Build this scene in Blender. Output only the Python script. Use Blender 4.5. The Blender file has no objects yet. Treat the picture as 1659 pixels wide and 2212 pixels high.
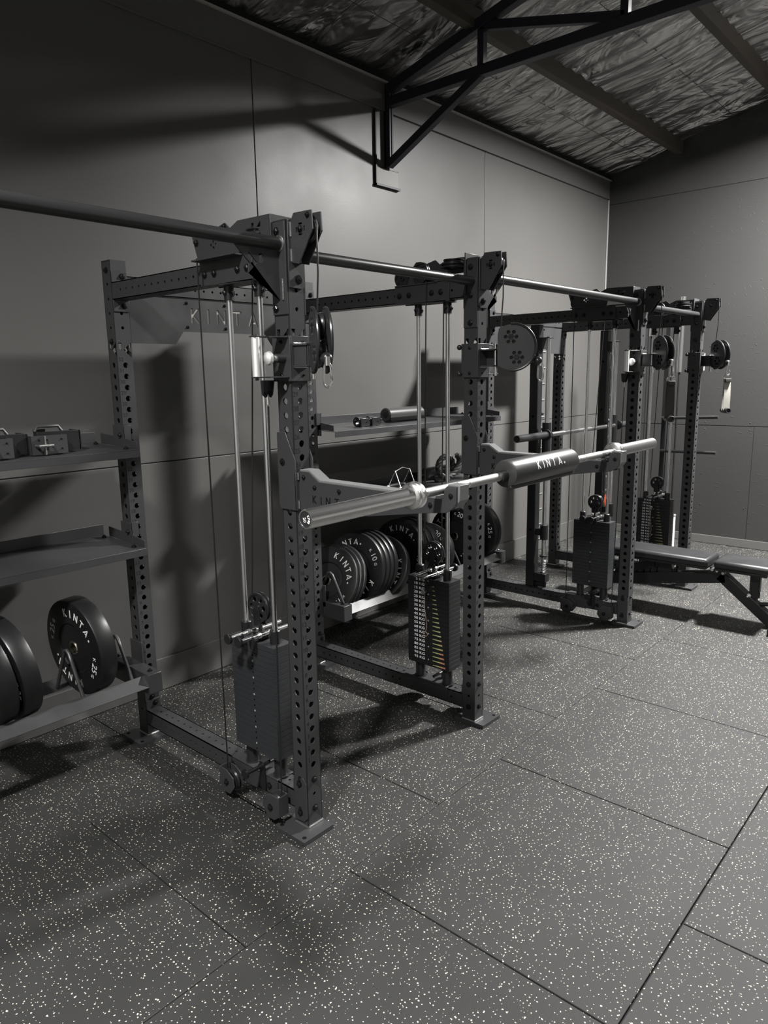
import bpy, bmesh, math, random
from mathutils import Vector, Matrix, Euler
from mathutils.geometry import tessellate_polygon
random.seed(7)
C = bpy.context.scene.collection
SC = bpy.context.scene
R = math.radians

# ------------------------------------------------------------------ camera
cam_d = bpy.data.cameras.new('camera'); cam = bpy.data.objects.new('camera', cam_d); C.objects.link(cam)
cam_d.sensor_fit = 'VERTICAL'; cam_d.sensor_height = 24.0; cam_d.lens = 1560.728 * 24.0 / 2212.0
cam_d.clip_start = 0.05; cam_d.clip_end = 60
_r = Vector((0.66017942, -0.75094611, -0.01559044)); _u = Vector((0.14907576, 0.11065688, 0.98261461)); _f = Vector((0.73616553, 0.6510261, -0.18500125))
cam.matrix_world = Matrix(((_r.x, _u.x, -_f.x, -1.7464), (_r.y, _u.y, -_f.y, -1.9695), (_r.z, _u.z, -_f.z, 1.7586), (0, 0, 0, 1)))
SC.camera = cam

# ------------------------------------------------------------------ world, lights, exposure
w = bpy.data.worlds.new('world'); SC.world = w; w.use_nodes = True
w.node_tree.nodes['Background'].inputs[0].default_value = (1, 1, 1, 1)
w.node_tree.nodes['Background'].inputs[1].default_value = 0.0
def lamp(loc, power, spread=158, size=.40, col=(1, .985, .962)):      # round high-bay lamps hung under the roof in a grid: a downward lens and a little side glow
    l = bpy.data.lights.new('high_bay_lamp', 'AREA'); l.shape = 'DISK'; l.size = size; l.energy = power; l.color = col; l.spread = R(spread)
    o = bpy.data.objects.new('high_bay_lamp', l); C.objects.link(o); o.location = loc
    g = bpy.data.lights.new('lamp_side_glow', 'POINT'); g.energy = power * .010; g.color = col; g.shadow_soft_size = .16
    p = bpy.data.objects.new('lamp_side_glow', g); C.objects.link(p); p.location = (loc[0], loc[1], loc[2] - .02); return o
lamp((4.44, -1.13, 4.25), 610)
lamp((-2.55, -1.13, 4.25), 190, 138)
lamp((3.90, -4.30, 4.25), 42, 150)
lamp((-2.40, -4.30, 4.25), 46, 145)
SC.view_settings.view_transform = 'Standard'; SC.view_settings.look = 'None'; SC.view_settings.gamma = 1.0
SC.view_settings.use_curve_mapping = False
SC.view_settings.exposure = 0.60

# ------------------------------------------------------------------ layout constants (metres)
PX = [0.0, 1.146, 3.027, 4.173]; D = 1.169; H = .0375; WY = 1.598; VX = 5.959
def hole_z(n): return .275 + .05 * (n - 1)

# ------------------------------------------------------------------ mesh helpers
class M:
    def __init__(s, sx=1, ox=0): s.v = []; s.f = []; s.m = []; s.sx = sx; s.ox = ox; s.mi = 0
    def pt(s, p): s.v.append((s.ox + s.sx * p[0], p[1], p[2])); return len(s.v) - 1
    def face(s, ids): s.f.append(ids); s.m.append(s.mi)
    def raw(s, vs, fs, mat=None):
        b = len(s.v)
        for p in vs: s.pt(mat @ Vector(p) if mat else p)
        for f in fs: s.face([b + i for i in f])
        return s
    def box(s, x0, x1, y0, y1, z0, z1, mat=None):
        vs = [(x, y, z) for z in (z0, z1) for y in (y0, y1) for x in (x0, x1)]
        return s.raw(vs, [(0, 2, 3, 1), (4, 5, 7, 6), (0, 1, 5, 4), (2, 6, 7, 3), (0, 4, 6, 2), (1, 3, 7, 5)], mat)
    def prism(s, pts, off):
        n = len(pts); off = Vector(off); b = [tuple(p) for p in pts]; t = [tuple(Vector(p) + off) for p in pts]
        return s.raw(b + t, [list(range(n))[::-1], list(range(n, 2 * n))] + [(i, (i + 1) % n, n + (i + 1) % n, n + i) for i in range(n)])
    def px(s, yz, x0, x1): return s.prism([(x0, y, z) for y, z in yz], (x1 - x0, 0, 0))
    def py(s, xz, y0, y1): return s.prism([(x, y0, z) for x, z in xz], (0, y1 - y0, 0))
    def pz(s, xy, z0, z1): return s.prism([(x, y, z0) for x, y in xy], (0, 0, z1 - z0))
    def lathe(s, prof, o, axis, n=24, mat=None, ring=False):
        a = Vector(axis).normalized(); t = Vector((0, 0, 1)) if abs(a.z) < .9 else Vector((1, 0, 0))
        e1 = a.cross(t).normalized(); e2 = a.cross(e1); o = Vector(o); vs = []; fs = []
        for r, h in prof:
            for i in range(n):
                th = 2 * math.pi * i / n; vs.append(o + a * h + (e1 * math.cos(th) + e2 * math.sin(th)) * max(r, 1e-5))
        for k in range(len(prof) - 1):
            for i in range(n): fs.append((k * n + i, k * n + (i + 1) % n, (k + 1) * n + (i + 1) % n, (k + 1) * n + i))
        if ring:
            k = len(prof) - 1
            for i in range(n): fs.append((k * n + i, k * n + (i + 1) % n, (i + 1) % n, i))
        else: fs.append(list(range(n))[::-1]); fs.append(list(range((len(prof) - 1) * n, len(prof) * n)))
        return s.raw(vs, fs, mat)
    def cyl(s, p, q, r, n=16, r2=None):
        p = Vector(p); q = Vector(q); return s.lathe([(r, 0), (r2 if r2 is not None else r, (q - p).length)], p, q - p, n)
    def ball(s, o, r, n=16, ax=(0, 0, 1), k=1.0):
        return s.lathe([(r * math.sin(math.pi * i / 10), -r * k * math.cos(math.pi * i / 10)) for i in range(11)], o, ax, n)
    def tube(s, pts, r, n=10, closed=False):
        pts = [Vector(p) for p in pts]; m = len(pts); vs = []; fs = []; prev = None
        for i, p in enumerate(pts):
            a = pts[(i + 1) % m] if (closed or i < m - 1) else p; b = pts[i - 1] if (closed or i > 0) else p
            t = (a - b).normalized()
            if prev is None:
                up = Vector((0, 0, 1)) if abs(t.z) < .9 else Vector((1, 0, 0)); e = t.cross(up).normalized()
            else: e = (prev - t * prev.dot(t)).normalized()
            prev = e; g = t.cross(e)
            for k in range(n): th = 2 * math.pi * k / n; vs.append(p + (e * math.cos(th) + g * math.sin(th)) * r)
        for i in range(m if closed else m - 1):
            j = (i + 1) % m
            for k in range(n): fs.append((i * n + k, i * n + (k + 1) % n, j * n + (k + 1) % n, j * n + k))
        if not closed: fs.append(list(range(n))[::-1]); fs.append(list(range((m - 1) * n, m * n)))
        return s.raw(vs, fs)
    def bolt(s, p, ax, r=.0105, h=.008):
        p = Vector(p); a = Vector(ax).normalized()
        s.lathe([(r * 1.35, 0), (r * 1.35, .002)], p, a, 14); s.lathe([(r, .002), (r, h * .8), (r * .8, h)], p, a, 6); return s.lathe([(r * .5, h), (r * .45, h + .004)], p, a, 8)
    def mesh(s, name, off=(0, 0, 0)):
        me = bpy.data.meshes.new(name); o = Vector(off)
        me.from_pydata([tuple(Vector(p) - o) for p in s.v], [], s.f)
        bm = bmesh.new(); bm.from_mesh(me); bm.faces.ensure_lookup_table()
        for i, f in enumerate(bm.faces): f.material_index = s.m[i]
        bmesh.ops.recalc_face_normals(bm, faces=bm.faces); bm.to_mesh(me); bm.free(); return me

def link(name, me, mats, parent=None, smooth=None, bevel=None):
    o = bpy.data.objects.new(name, me); C.objects.link(o)
    if not me.materials:
        for m in (mats if isinstance(mats, (list, tuple)) else [mats]): me.materials.append(m)
    if parent: o.parent = parent
    if smooth is not None:
        bm = bmesh.new(); bm.from_mesh(me)
        for f in bm.faces: f.smooth = True
        for e in bm.edges:
            if len(e.link_faces) == 2 and e.calc_face_angle(0) > R(smooth): e.smooth = False
        bm.to_mesh(me); bm.free()
    if bevel:
        b = o.modifiers.new('bevel', 'BEVEL'); b.width = bevel; b.segments = 2; b.limit_method = 'ANGLE'; b.angle_limit = R(40); b.harden_normals = False
    return o
def tag(o, label, cat, group=None, kind=None):
    if label: o['label'] = label
    if cat: o['category'] = cat
    if group: o['group'] = group
    if kind: o['kind'] = kind
    return o
class Thing:
    def __init__(s, name, label, cat, loc, group=None, rot=None, local=False):
        s.o = bpy.data.objects.new(name, None); C.objects.link(s.o); s.o.location = loc; s.o.empty_display_size = .05
        if rot: s.o.rotation_euler = rot
        s.off = (0, 0, 0) if local else loc; tag(s.o, label, cat, group)
    def part(s, name, m, mat, parent=None, smooth=35, bevel=None, label=None):
        me = m if isinstance(m, bpy.types.Mesh) else m.mesh(name, s.off)
        o = link(name, me, mat, parent or s.o, smooth, bevel)
        if label: o['label'] = label
        return o
def struct(name, m, mat, smooth=None, bevel=None):
    o = link(name, m.mesh(name), mat, None, smooth, bevel); o['kind'] = 'structure'; return o

def _curve_mesh(cu):
    ob = bpy.data.objects.new('outline', cu); C.objects.link(ob); dg = bpy.context.evaluated_depsgraph_get()
    me = bpy.data.meshes.new_from_object(ob.evaluated_get(dg)); vf = ([tuple(v.co) for v in me.vertices], [list(p.vertices) for p in me.polygons])
    bpy.data.objects.remove(ob); bpy.data.curves.remove(cu); bpy.data.meshes.remove(me); return vf
def sheet(outline, holes, t):           # flat plate in XY with cut-outs, thickness t
    cu = bpy.data.curves.new('outline', 'CURVE'); cu.dimensions = '2D'; cu.fill_mode = 'BOTH'; cu.extrude = t / 2
    for poly in [outline] + list(holes):
        sp = cu.splines.new('POLY'); sp.points.add(len(poly) - 1)
        for p, q in zip(sp.points, poly): p.co = (q[0], q[1], 0, 1)
        sp.use_cyclic_u = True
    return _curve_mesh(cu)
_tc = {}
def text(s, size, ext=.0006, align='CENTER', wide=1.0):
    k = (s, size, ext, align, wide)
    if k not in _tc:
        cu = bpy.data.curves.new('glyphs', 'FONT'); cu.body = s; cu.size = size; cu.extrude = ext; cu.align_x = align; cu.align_y = 'CENTER'; cu.resolution_u = 3
        v, f = _curve_mesh(cu); _tc[k] = ([(a * wide, b, c) for a, b, c in v], f)
    return _tc[k]
def frame(o, ex, ey):                   # matrix whose local X,Y,Z are ex, ey, ex x ey
    ex = Vector(ex).normalized(); ey = Vector(ey).normalized(); ez = ex.cross(ey); o = Vector(o)
    return Matrix(((ex.x, ey.x, ez.x, o.x), (ex.y, ey.y, ez.y, o.y), (ex.z, ey.z, ez.z, o.z), (0, 0, 0, 1)))
def circ(x, y, r, n=14): return [(x + r * math.cos(2 * math.pi * i / n), y + r * math.sin(2 * math.pi * i / n)) for i in range(n)]
GL = {'K': (.72, [(0, 0), (.16, 0), (.16, .42), (.52, 0), (.72, 0), (.27, .52), (.70, 1), (.50, 1), (.16, .62), (.16, 1), (0, 1)]),
      'I': (.16, [(0, 0), (.16, 0), (.16, 1), (0, 1)]),
      'N': (.80, [(0, 0), (.15, 0), (.15, .72), (.66, 0), (.80, 0), (.80, 1), (.65, 1), (.65, .28), (.14, 1), (0, 1)]),
      'T': (.76, [(.30, 0), (.46, 0), (.46, .86), (.76, .86), (.76, 1), (0, 1), (0, .86), (.30, .86)]),
      'A': (.88, [(0, 0), (.17, 0), (.44, .72), (.60, .30), (.38, .30), (.34, .17), (.65, .17), (.71, 0), (.88, 0), (.50, 1), (.38, 1)])}
def word(h, gap=.55, s='KINTA'):       # list of letter polygons, centred, height h
    out = []; x = 0
    for ch in s: wd, p = GL[ch]; out.append([((x + a) * h, b * h) for a, b in p]); x += wd + gap
    tot = (x - gap) * h
    return [[(a - tot / 2, b - h / 2) for a, b in p] for p in out]
def mark_k(cx, cy, h):                  # the cut-out arrow-and-bar mark
    return [[(cx - .5 * h, cy + .1 * h), (cx - .5 * h, cy + .5 * h), (cx - .22 * h, cy + .5 * h), (cx - .22 * h, cy - .05 * h)],
            [(cx - .1 * h, cy), (cx + .5 * h, cy + .55 * h), (cx + .5 * h, cy + .2 * h), (cx + .28 * h, cy), (cx + .5 * h, cy - .2 * h), (cx + .5 * h, cy - .55 * h)]]

# ------------------------------------------------------------------ materials
def mat(name, col, rough=.5, metal=0.0, spec=.5, bump=None, mottle=0, coat=0):
    m = bpy.data.materials.new(name); m.use_nodes = True; nt = m.node_tree; b = nt.nodes['Principled BSDF']
    b.inputs['Base Color'].default_value = (*col, 1); b.inputs['Roughness'].default_value = rough; b.inputs['Metallic'].default_value = metal
    b.inputs['Specular IOR Level'].default_value = spec; b.inputs['Coat Weight'].default_value = coat
    tc = nt.nodes.new('ShaderNodeTexCoord')
    if bump:
        sc, st, dist = bump; n = nt.nodes.new('ShaderNodeTexNoise'); n.inputs['Scale'].default_value = sc; n.inputs['Detail'].default_value = 4
        nt.links.new(tc.outputs['Object'], n.inputs['Vector']); bp = nt.nodes.new('ShaderNodeBump'); bp.inputs['Strength'].default_value = st; bp.inputs['Distance'].default_value = dist
        nt.links.new(n.outputs['Fac'], bp.inputs['Height']); nt.links.new(bp.outputs['Normal'], b.inputs['Normal'])
    if mottle:
        n = nt.nodes.new('ShaderNodeTexNoise'); n.inputs['Scale'].default_value = 7; n.inputs['Detail'].default_value = 6; nt.links.new(tc.outputs['Object'], n.inputs['Vector'])
        mr = nt.nodes.new('ShaderNodeMapRange'); mr.inputs[1].default_value = .3; mr.inputs[2].default_value = .7; mr.inputs[3].default_value = max(.02, rough - mottle); mr.inputs[4].default_value = min(1, rough + mottle)
        nt.links.new(n.outputs['Fac'], mr.inputs[0]); nt.links.new(mr.outputs[0], b.inputs['Roughness'])
    return m
steel = mat('charcoal_powder_coat', (.034, .0345, .036), .40, 0, .5, (900, .12, .0006), .06)
stack_m = mat('weight_stack_paint', (.024, .0255, .028), .36, 0, .5, None, .08)
black_m = mat('black_powder_coat', (.010, .010, .011), .38, 0, .5, None, .06)
dark_m = mat('black_plastic', (.017, .017, .018), .30, 0, .5)
bolt_m = mat('black_oxide', (.022, .022, .024), .25, .6, .5)
chrome = mat('chrome', (.86, .86, .86), .17, 1.0)
rod_m = mat('polished_rod', (.84, .85, .86), .27, 1.0)
raw_m = mat('weld_bead', (.5, .5, .49), .35, 1.0, .5, (300, .6, .002))
bar_m = mat('brushed_steel', (.86, .86, .86), .25, 1.0)
knurl_m = mat('knurled_steel', (.42, .42, .41), .46, 1.0, .5, (2500, .5, .0006))
tube_m = mat('satin_black_bar', (.03, .03, .031), .30, .25, .5)
cable_m = mat('coated_cable', (.010, .010, .010), .4)
rubber = mat('bumper_rubber', (.0085, .0085, .009), .40, 0, .5, (60, .08, .002), .08)
vinyl = mat('bench_vinyl', (.015, .015, .016), .40, 0, .5, (400, .15, .001), .05)
foam_m = mat('foam_pad_vinyl', (.035, .035, .035), .36, 0, .5, (250, .12, .001))
zinc = mat('knurled_aluminium', (.86, .86, .85), .50, .75, .5, (1500, .5, .0006))
white_m = mat('white_print', (.82, .82, .81), .5)
inset_m = mat('pale_metal_inset', (.34, .33, .31), .45, .3)
grey_m = mat('grey_print', (.30, .30, .30), .5)
ink_m = mat('cut_through_dark', (.004, .004, .004), .9, 0, .1)
edge_m = mat('nylon_strip', (.14, .143, .143), .45, 0, .5, (500, .3, .001))
brass = mat('hub_steel', (.55, .52, .42), .25, 1.0)
webbing = mat('grey_webbing', (.34, .33, .30), .85, 0, .2, (900, .6, .001))
webbing_d = mat('black_webbing', (.035, .033, .030), .7, 0, .3, (900, .6, .001))
timber = mat('painted_purlin', (.060, .051, .041), .6, 0, .4, (30, .2, .004))
truss_m = mat('truss_paint', (.010, .011, .018), .5)
pale_m = mat('pale_board', (.22, .22, .21), .6)
orange_m = mat('orange_tag', (.75, .10, .03), .5)
yell_m = mat('yellow_print', (.36, .38, .17), .5); oran_m = mat('amber_print', (.40, .27, .13), .5); red_m = mat('red_print', (.34, .14, .09), .5)

def wall_mat(name, col, rough, chips=False):
    m = mat(name, col, rough, 0, .5); nt = m.node_tree; b = nt.nodes['Principled BSDF']; tc = nt.nodes.new('ShaderNodeTexCoord')
    n = nt.nodes.new('ShaderNodeTexNoise'); n.inputs['Scale'].default_value = 90; n.inputs['Detail'].default_value = 5; nt.links.new(tc.outputs['Object'], n.inputs['Vector'])
    bp = nt.nodes.new('ShaderNodeBump'); bp.inputs['Strength'].default_value = .06; bp.inputs['Distance'].default_value = .003; nt.links.new(n.outputs['Fac'], bp.inputs['Height'])
    out = bp
    n2 = nt.nodes.new('ShaderNodeTexNoise'); n2.inputs['Scale'].default_value = 1.3; n2.inputs['Detail'].default_value = 5; nt.links.new(tc.outputs['Object'], n2.inputs['Vector'])
    mr = nt.nodes.new('ShaderNodeMapRange'); mr.inputs[1].default_value = .3; mr.inputs[2].default_value = .7; mr.inputs[3].default_value = rough - .06; mr.inputs[4].default_value = rough + .06
    nt.links.new(n2.outputs['Fac'], mr.inputs[0]); nt.links.new(mr.outputs[0], b.inputs['Roughness'])
    if chips:
        for sc, rot in ((34, .5), (28, 1.7), (40, 2.6)):
            mp = nt.nodes.new('ShaderNodeMapping'); mp.vector_type = 'TEXTURE'; mp.inputs['Rotation'].default_value = (rot, 0, 0); mp.inputs['Scale'].default_value = (1, 1, 6); nt.links.new(tc.outputs['Object'], mp.inputs['Vector'])
            v = nt.nodes.new('ShaderNodeTexVoronoi'); v.inputs['Scale'].default_value = sc; nt.links.new(mp.outputs[0], v.inputs['Vector'])
            ra = nt.nodes.new('ShaderNodeValToRGB'); ra.color_ramp.elements[0].position = .0; ra.color_ramp.elements[0].color = (1, 1, 1, 1); ra.color_ramp.elements[1].position = .16; ra.color_ramp.elements[1].color = (0, 0, 0, 1)
            nt.links.new(v.outputs['Distance'], ra.inputs[0])
            b2 = nt.nodes.new('ShaderNodeBump'); b2.inputs['Strength'].default_value = .32; b2.inputs['Distance'].default_value = .005; nt.links.new(ra.outputs[0], b2.inputs['Height']); nt.links.new(out.outputs[0], b2.inputs['Normal']); out = b2
    nt.links.new(out.outputs[0], b.inputs['Normal']); return m
wall_m = wall_mat('charcoal_wall_paint', (.086, .084, .081), .45)
wall2_m = wall_mat('charcoal_board_paint', (.034, .0336, .0332), .30, True)
gap_m = mat('dark_gap', (.006, .006, .006), .9)

def floor_mat():
    m = mat('flecked_rubber', (.040, .040, .039), .66, 0, .36); nt = m.node_tree; b = nt.nodes['Principled BSDF']; L = nt.links.new
    tc = nt.nodes.new('ShaderNodeTexCoord'); dn = nt.nodes.new('ShaderNodeTexNoise'); dn.inputs['Scale'].default_value = 120; L(tc.outputs['Object'], dn.inputs['Vector'])
    sub = nt.nodes.new('ShaderNodeVectorMath'); sub.operation = 'SUBTRACT'; sub.inputs[1].default_value = (.5, .5, .5); L(dn.outputs['Color'], sub.inputs[0])
    scl = nt.nodes.new('ShaderNodeVectorMath'); scl.operation = 'SCALE'; scl.inputs['Scale'].default_value = .006; L(sub.outputs[0], scl.inputs[0])
    add = nt.nodes.new('ShaderNodeVectorMath'); add.operation = 'ADD'; L(tc.outputs['Object'], add.inputs[0]); L(scl.outputs[0], add.inputs[1])
    fl = nt.nodes.new('ShaderNodeVectorMath'); fl.operation = 'MULTIPLY'; fl.inputs[1].default_value = (1, 1, 0); L(add.outputs[0], fl.inputs[0])
    masks = []
    for sc, keep, rad in ((74, .58, .115), (47, .78, .090)):
        v = nt.nodes.new('ShaderNodeTexVoronoi'); v.voronoi_dimensions = '2D'; v.inputs['Scale'].default_value = sc; v.inputs['Randomness'].default_value = 1; L(fl.outputs[0], v.inputs['Vector'])
        sp = nt.nodes.new('ShaderNodeSeparateColor'); L(v.outputs['Color'], sp.inputs[0])
        g = nt.nodes.new('ShaderNodeMath'); g.operation = 'GREATER_THAN'; g.inputs[1].default_value = keep; L(sp.outputs[0], g.inputs[0])
        rr = nt.nodes.new('ShaderNodeMath'); rr.operation = 'MULTIPLY'; rr.inputs[1].default_value = rad; L(sp.outputs[1], rr.inputs[0])
        ra = nt.nodes.new('ShaderNodeMath'); ra.operation = 'ADD'; ra.inputs[1].default_value = rad * .45; L(rr.outputs[0], ra.inputs[0])
        lt = nt.nodes.new('ShaderNodeMath'); lt.operation = 'LESS_THAN'; L(v.outputs['Distance'], lt.inputs[0]); L(ra.outputs[0], lt.inputs[1])
        mu = nt.nodes.new('ShaderNodeMath'); mu.operation = 'MULTIPLY'; L(g.outputs[0], mu.inputs[0]); L(lt.outputs[0], mu.inputs[1]); masks.append(mu)
    mx = nt.nodes.new('ShaderNodeMath'); mx.operation = 'MAXIMUM'; L(masks[0].outputs[0], mx.inputs[0]); L(masks[1].outputs[0], mx.inputs[1])
    n = nt.nodes.new('ShaderNodeTexNoise'); n.inputs['Scale'].default_value = 2.2; n.inputs['Detail'].default_value = 6; L(tc.outputs['Object'], n.inputs['Vector'])
    cr = nt.nodes.new('ShaderNodeValToRGB'); cr.color_ramp.elements[0].position = .3; cr.color_ramp.elements[0].color = (.0175, .0175, .0172, 1); cr.color_ramp.elements[1].position = .72; cr.color_ramp.elements[1].color = (.0250, .0250, .0245, 1); L(n.outputs['Fac'], cr.inputs[0])
    mix = nt.nodes.new('ShaderNodeMix'); mix.data_type = 'RGBA'; L(mx.outputs[0], mix.inputs['Factor']); L(cr.outputs[0], mix.inputs['A']); mix.inputs['B'].default_value = (.56, .53, .43, 1)
    L(mix.outputs['Result'], b.inputs['Base Color'])
    n3 = nt.nodes.new('ShaderNodeTexNoise'); n3.inputs['Scale'].default_value = 350; n3.inputs['Detail'].default_value = 3; L(tc.outputs['Object'], n3.inputs['Vector'])
    bp = nt.nodes.new('ShaderNodeBump'); bp.inputs['Strength'].default_value = .35; bp.inputs['Distance'].default_value = .002; L(n3.outputs['Fac'], bp.inputs['Height']); L(bp.outputs[0], b.inputs['Normal'])
    return m
floor_m = floor_mat()
def foil_mat():
    m = mat('silver_foil', (.46, .455, .445), .34, 1.0, .5); nt = m.node_tree; b = nt.nodes['Principled BSDF']; L = nt.links.new
    tc = nt.nodes.new('ShaderNodeTexCoord'); prev = None
    for sc, rot, st, scale, dist in ((3.0, .25, .9, (1, .26, 1), .15), (6, -.15, .36, (1, .15, 1), .045), (20, .2, .16, (1, .12, 1), .014)):
        mp = nt.nodes.new('ShaderNodeMapping'); mp.inputs['Scale'].default_value = scale; mp.inputs['Rotation'].default_value = (0, 0, rot); L(tc.outputs['Object'], mp.inputs['Vector'])
        a = nt.nodes.new('ShaderNodeTexNoise'); a.inputs['Scale'].default_value = sc; a.inputs['Detail'].default_value = 4; a.inputs['Distortion'].default_value = .8; L(mp.outputs[0], a.inputs['Vector'])
        rd = nt.nodes.new('ShaderNodeMath'); rd.operation = 'PINGPONG'; rd.inputs[1].default_value = .30; L(a.outputs['Fac'], rd.inputs[0])
        bp = nt.nodes.new('ShaderNodeBump'); bp.inputs['Strength'].default_value = st; bp.inputs['Distance'].default_value = dist * 1.6; L(rd.outputs[0], bp.inputs['Height'])
        if prev: L(prev.outputs[0], bp.inputs['Normal'])
        prev = bp
    L(prev.outputs[0], b.inputs['Normal']); return m
foil_m = foil_mat()

# ------------------------------------------------------------------ room shell
X0, Y0 = -4.2, -6.5
def panel_wall(name, axis, const, back, spans, m_):
    m = M()
    for (a0, a1, z0, z1) in spans:
        g = .0032
        if axis == 'y': m.box(a0 + g, a1 - g, const, back, z0 + g, z1 - g)
        else: m.box(const, back, a0 + g, a1 - g, z0 + g, z1 - g)
    m.mi = 1
    if axis == 'y': m.box(X0, VX + .06, const + .004, back + .05, 0, 5.9)
    else: m.box(const + .004, back + .05, Y0, WY + .06, 0, 5.9)
    return struct(name, m, [m_, gap_m], bevel=.0015)
ROOF = lambda y: 3.745 + .246 * (WY - y)
sp = []
for a, b in ((X0, -1.23), (-1.23, 1.1935), (1.1935, 3.614), (3.614, VX)): sp.append((a, b, 1.309, 3.75))
sp.append((X0, VX, 0, 1.309))
panel_wall('wall_left', 'y', WY, WY + .03, sp, wall_m)
sp = []
for a, b in ((Y0, -4.45), (-4.45, -2.22), (-2.22, 0.003), (0.003, WY)): sp.append((a, b, 0, 1.215))
for a, b in ((Y0, -3.6), (-3.6, -1.2), (-1.2, WY)): sp.append((a, b, 1.215, 3.50))
for a, b in ((Y0, -2.6), (-2.6, WY)): sp.append((a, b, 3.50, 5.9))
panel_wall('wall_right', 'x', VX, VX + .03, sp, wall2_m)
pale_wall = mat('pale_wall_sheet', (.26, .26, .25), .6)
struct('wall_back', M().box(X0 - .1, X0, Y0, WY + .05, 0, 5.9), pale_wall)
struct('wall_front', M().box(X0 - .1, VX + .08, Y0 - .1, Y0, 0, 5.9), pale_wall)
m = M()
rows = [(.69, 1.70, -.105), (-.314, .69, -.564), (-1.317, -.314, -.095), (-2.32, -1.317, -.588), (-3.32, -2.32, -.1), (-4.32, -3.32, -.6), (-5.32, -4.32, -.1), (Y0, -5.32, -.6)]
for y0, y1, xs in rows:
    x = xs - 1.007 * 5
    while x < VX + .03:
        a, b = max(x, X0 - .05), min(x + 1.007, VX + .03); g = .0008 + random.random() * .0010
        if y1 == -1.317: g0 = .004
        else: g0 = g
        if b > a + .02: gx = g + .0011; m.box(a + gx, b - gx, y0 + g, min(y1, WY + .02) - g0, -.012, random.uniform(-.0008, .0))
        x += 1.007
m.mi = 1; m.box(X0 - .1, VX + .08, Y0 - .1, WY + .05, -.06, -.010)
struct('floor', m, [floor_m, gap_m], bevel=.002)
# roof lining: foil pressed between the purlins and the corrugated sheet
m = M(); nx, ny = 520, 70
ids = []
for i in range(nx + 1):
    for j in range(ny + 1):
        x = X0 + (VX - X0) * i / nx; y = WY - .0 - (WY - Y0) * j / ny
        t = ((WY - y) / .83) % 1.0; bell = math.sin(math.pi * t) ** .7 if 0 < t < 1 else 0
        z = ROOF(y) + .05 + (.020 * math.sin(2 * math.pi * x / .17 + .8 * math.sin(y * 2.3)) + .012 * math.sin(x * 13.7 + 2.2 * math.sin(y * 3.1))) * bell - .016 * bell * (1 + math.sin(x * 1.9 + y))
        ids.append(m.pt((x, y, z)))
for i in range(nx):
    for j in range(ny): k = i * (ny + 1) + j; m.face([ids[k], ids[k + 1], ids[k + ny + 2], ids[k + ny + 1]])
struct('ceiling', m, foil_m, smooth=180)
m = M()
for k in range(8):      # wire netting seams stretched under the foil
    y = WY - .415 - .83 * k; m.tube([(X0, y, ROOF(y) + .018), (VX, y, ROOF(y) + .018)], .0022, 5)
for k in range(22):
    x = X0 + .3 + k * .46; m.tube([(x, WY - .02, ROOF(WY) + .018), (x + .02, Y0, ROOF(Y0) + .018)], .0016, 5)
struct('trim_1', m, mat('netting_wire', (.06, .06, .06), .5, .6))
for i, y in enumerate((.872, -.048, -.968, -1.888)):
    m = M(); m.box(X0, VX - .002, y - .032, y + .032, ROOF(y) - .06, ROOF(y) + .06); struct('trim_%d' % (i + 2), m, timber, bevel=.003)
m = M(); m.box(X0, VX, WY - .014, WY, 3.556, 3.735); m.box(X0, VX, WY - .017, WY - .014, 3.556, 3.566); struct('trim_6', m, wall_m, bevel=.003)
m = M(); m.box(X0, VX, WY - .030, WY - .001, 3.735, 3.747); struct('trim_7', m, mat('roof_edge_trim', (.3, .29, .27), .4), bevel=.001)
m = M(); m.tube([(VX - .006, WY - .006, 0), (VX - .006, WY - .006, 3.55)], .011, 8); struct('trim_8', m, pale_m, smooth=60)
struct('baseboard_left', M().box(X0, VX, WY - .014, WY, .002, .189), wall_m, bevel=.003)
struct('baseboard_right', M().box(VX - .014, VX, Y0, WY - .014, .002, .085), wall_m, bevel=.003)
# screw heads on the board wall
m = M()
for z in (1.25, 1.18, 2.0, 2.6, .4):
    for k in range(9): m.ball((VX, 1.3 - k * .42, z), .005, 8)
struct('trim_9', m, wall2_m, smooth=60)

# ------------------------------------------------------------------ roof truss
def barm(m, p, q, wx, wz):
    p = Vector(p); q = Vector(q); a = (q - p).normalized(); e1 = Vector((1, 0, 0)); e2 = a.cross(e1).normalized()
    vs = [pt + e1 * sx * wx / 2 + e2 * sz * wz / 2 for pt in (p, q) for sx in (-1, 1) for sz in (-1, 1)]
    return m.raw(vs, [(0, 1, 3, 2), (4, 6, 7, 5), (0, 2, 6, 4), (1, 5, 7, 3), (0, 4, 5, 1), (2, 3, 7, 6)])
tx = 2.37
t = Thing('roof_truss', 'black steel roof truss with knee brace crossing under the foil lining', 'roof truss', (tx, 1.5, 3.2))
t.part('bottom_chord', barm(M(), (tx, 1.56, 3.61), (tx, -5.0, 3.61), .06, .062), truss_m, bevel=.003)
t.part('top_chord', barm(M(), (tx, 1.56, ROOF(1.56) - .06), (tx, -3.3, ROOF(-3.3) - .06), .06, .062), truss_m, bevel=.003)
t.part('wall_column', M().box(tx - .022, tx - .004, 1.545, 1.592, 3.20, 3.73).box(tx + .003, tx + .021, 1.545, 1.592, 3.20, 3.73).box(tx - .022, tx + .021, 1.578, 1.596, 3.18, 3.73), truss_m, bevel=.003)
t.part('knee_brace', barm(M(), (tx, 1.57, 3.21), (tx, .80, 3.60), .05, .05), truss_m, bevel=.003)
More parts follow.
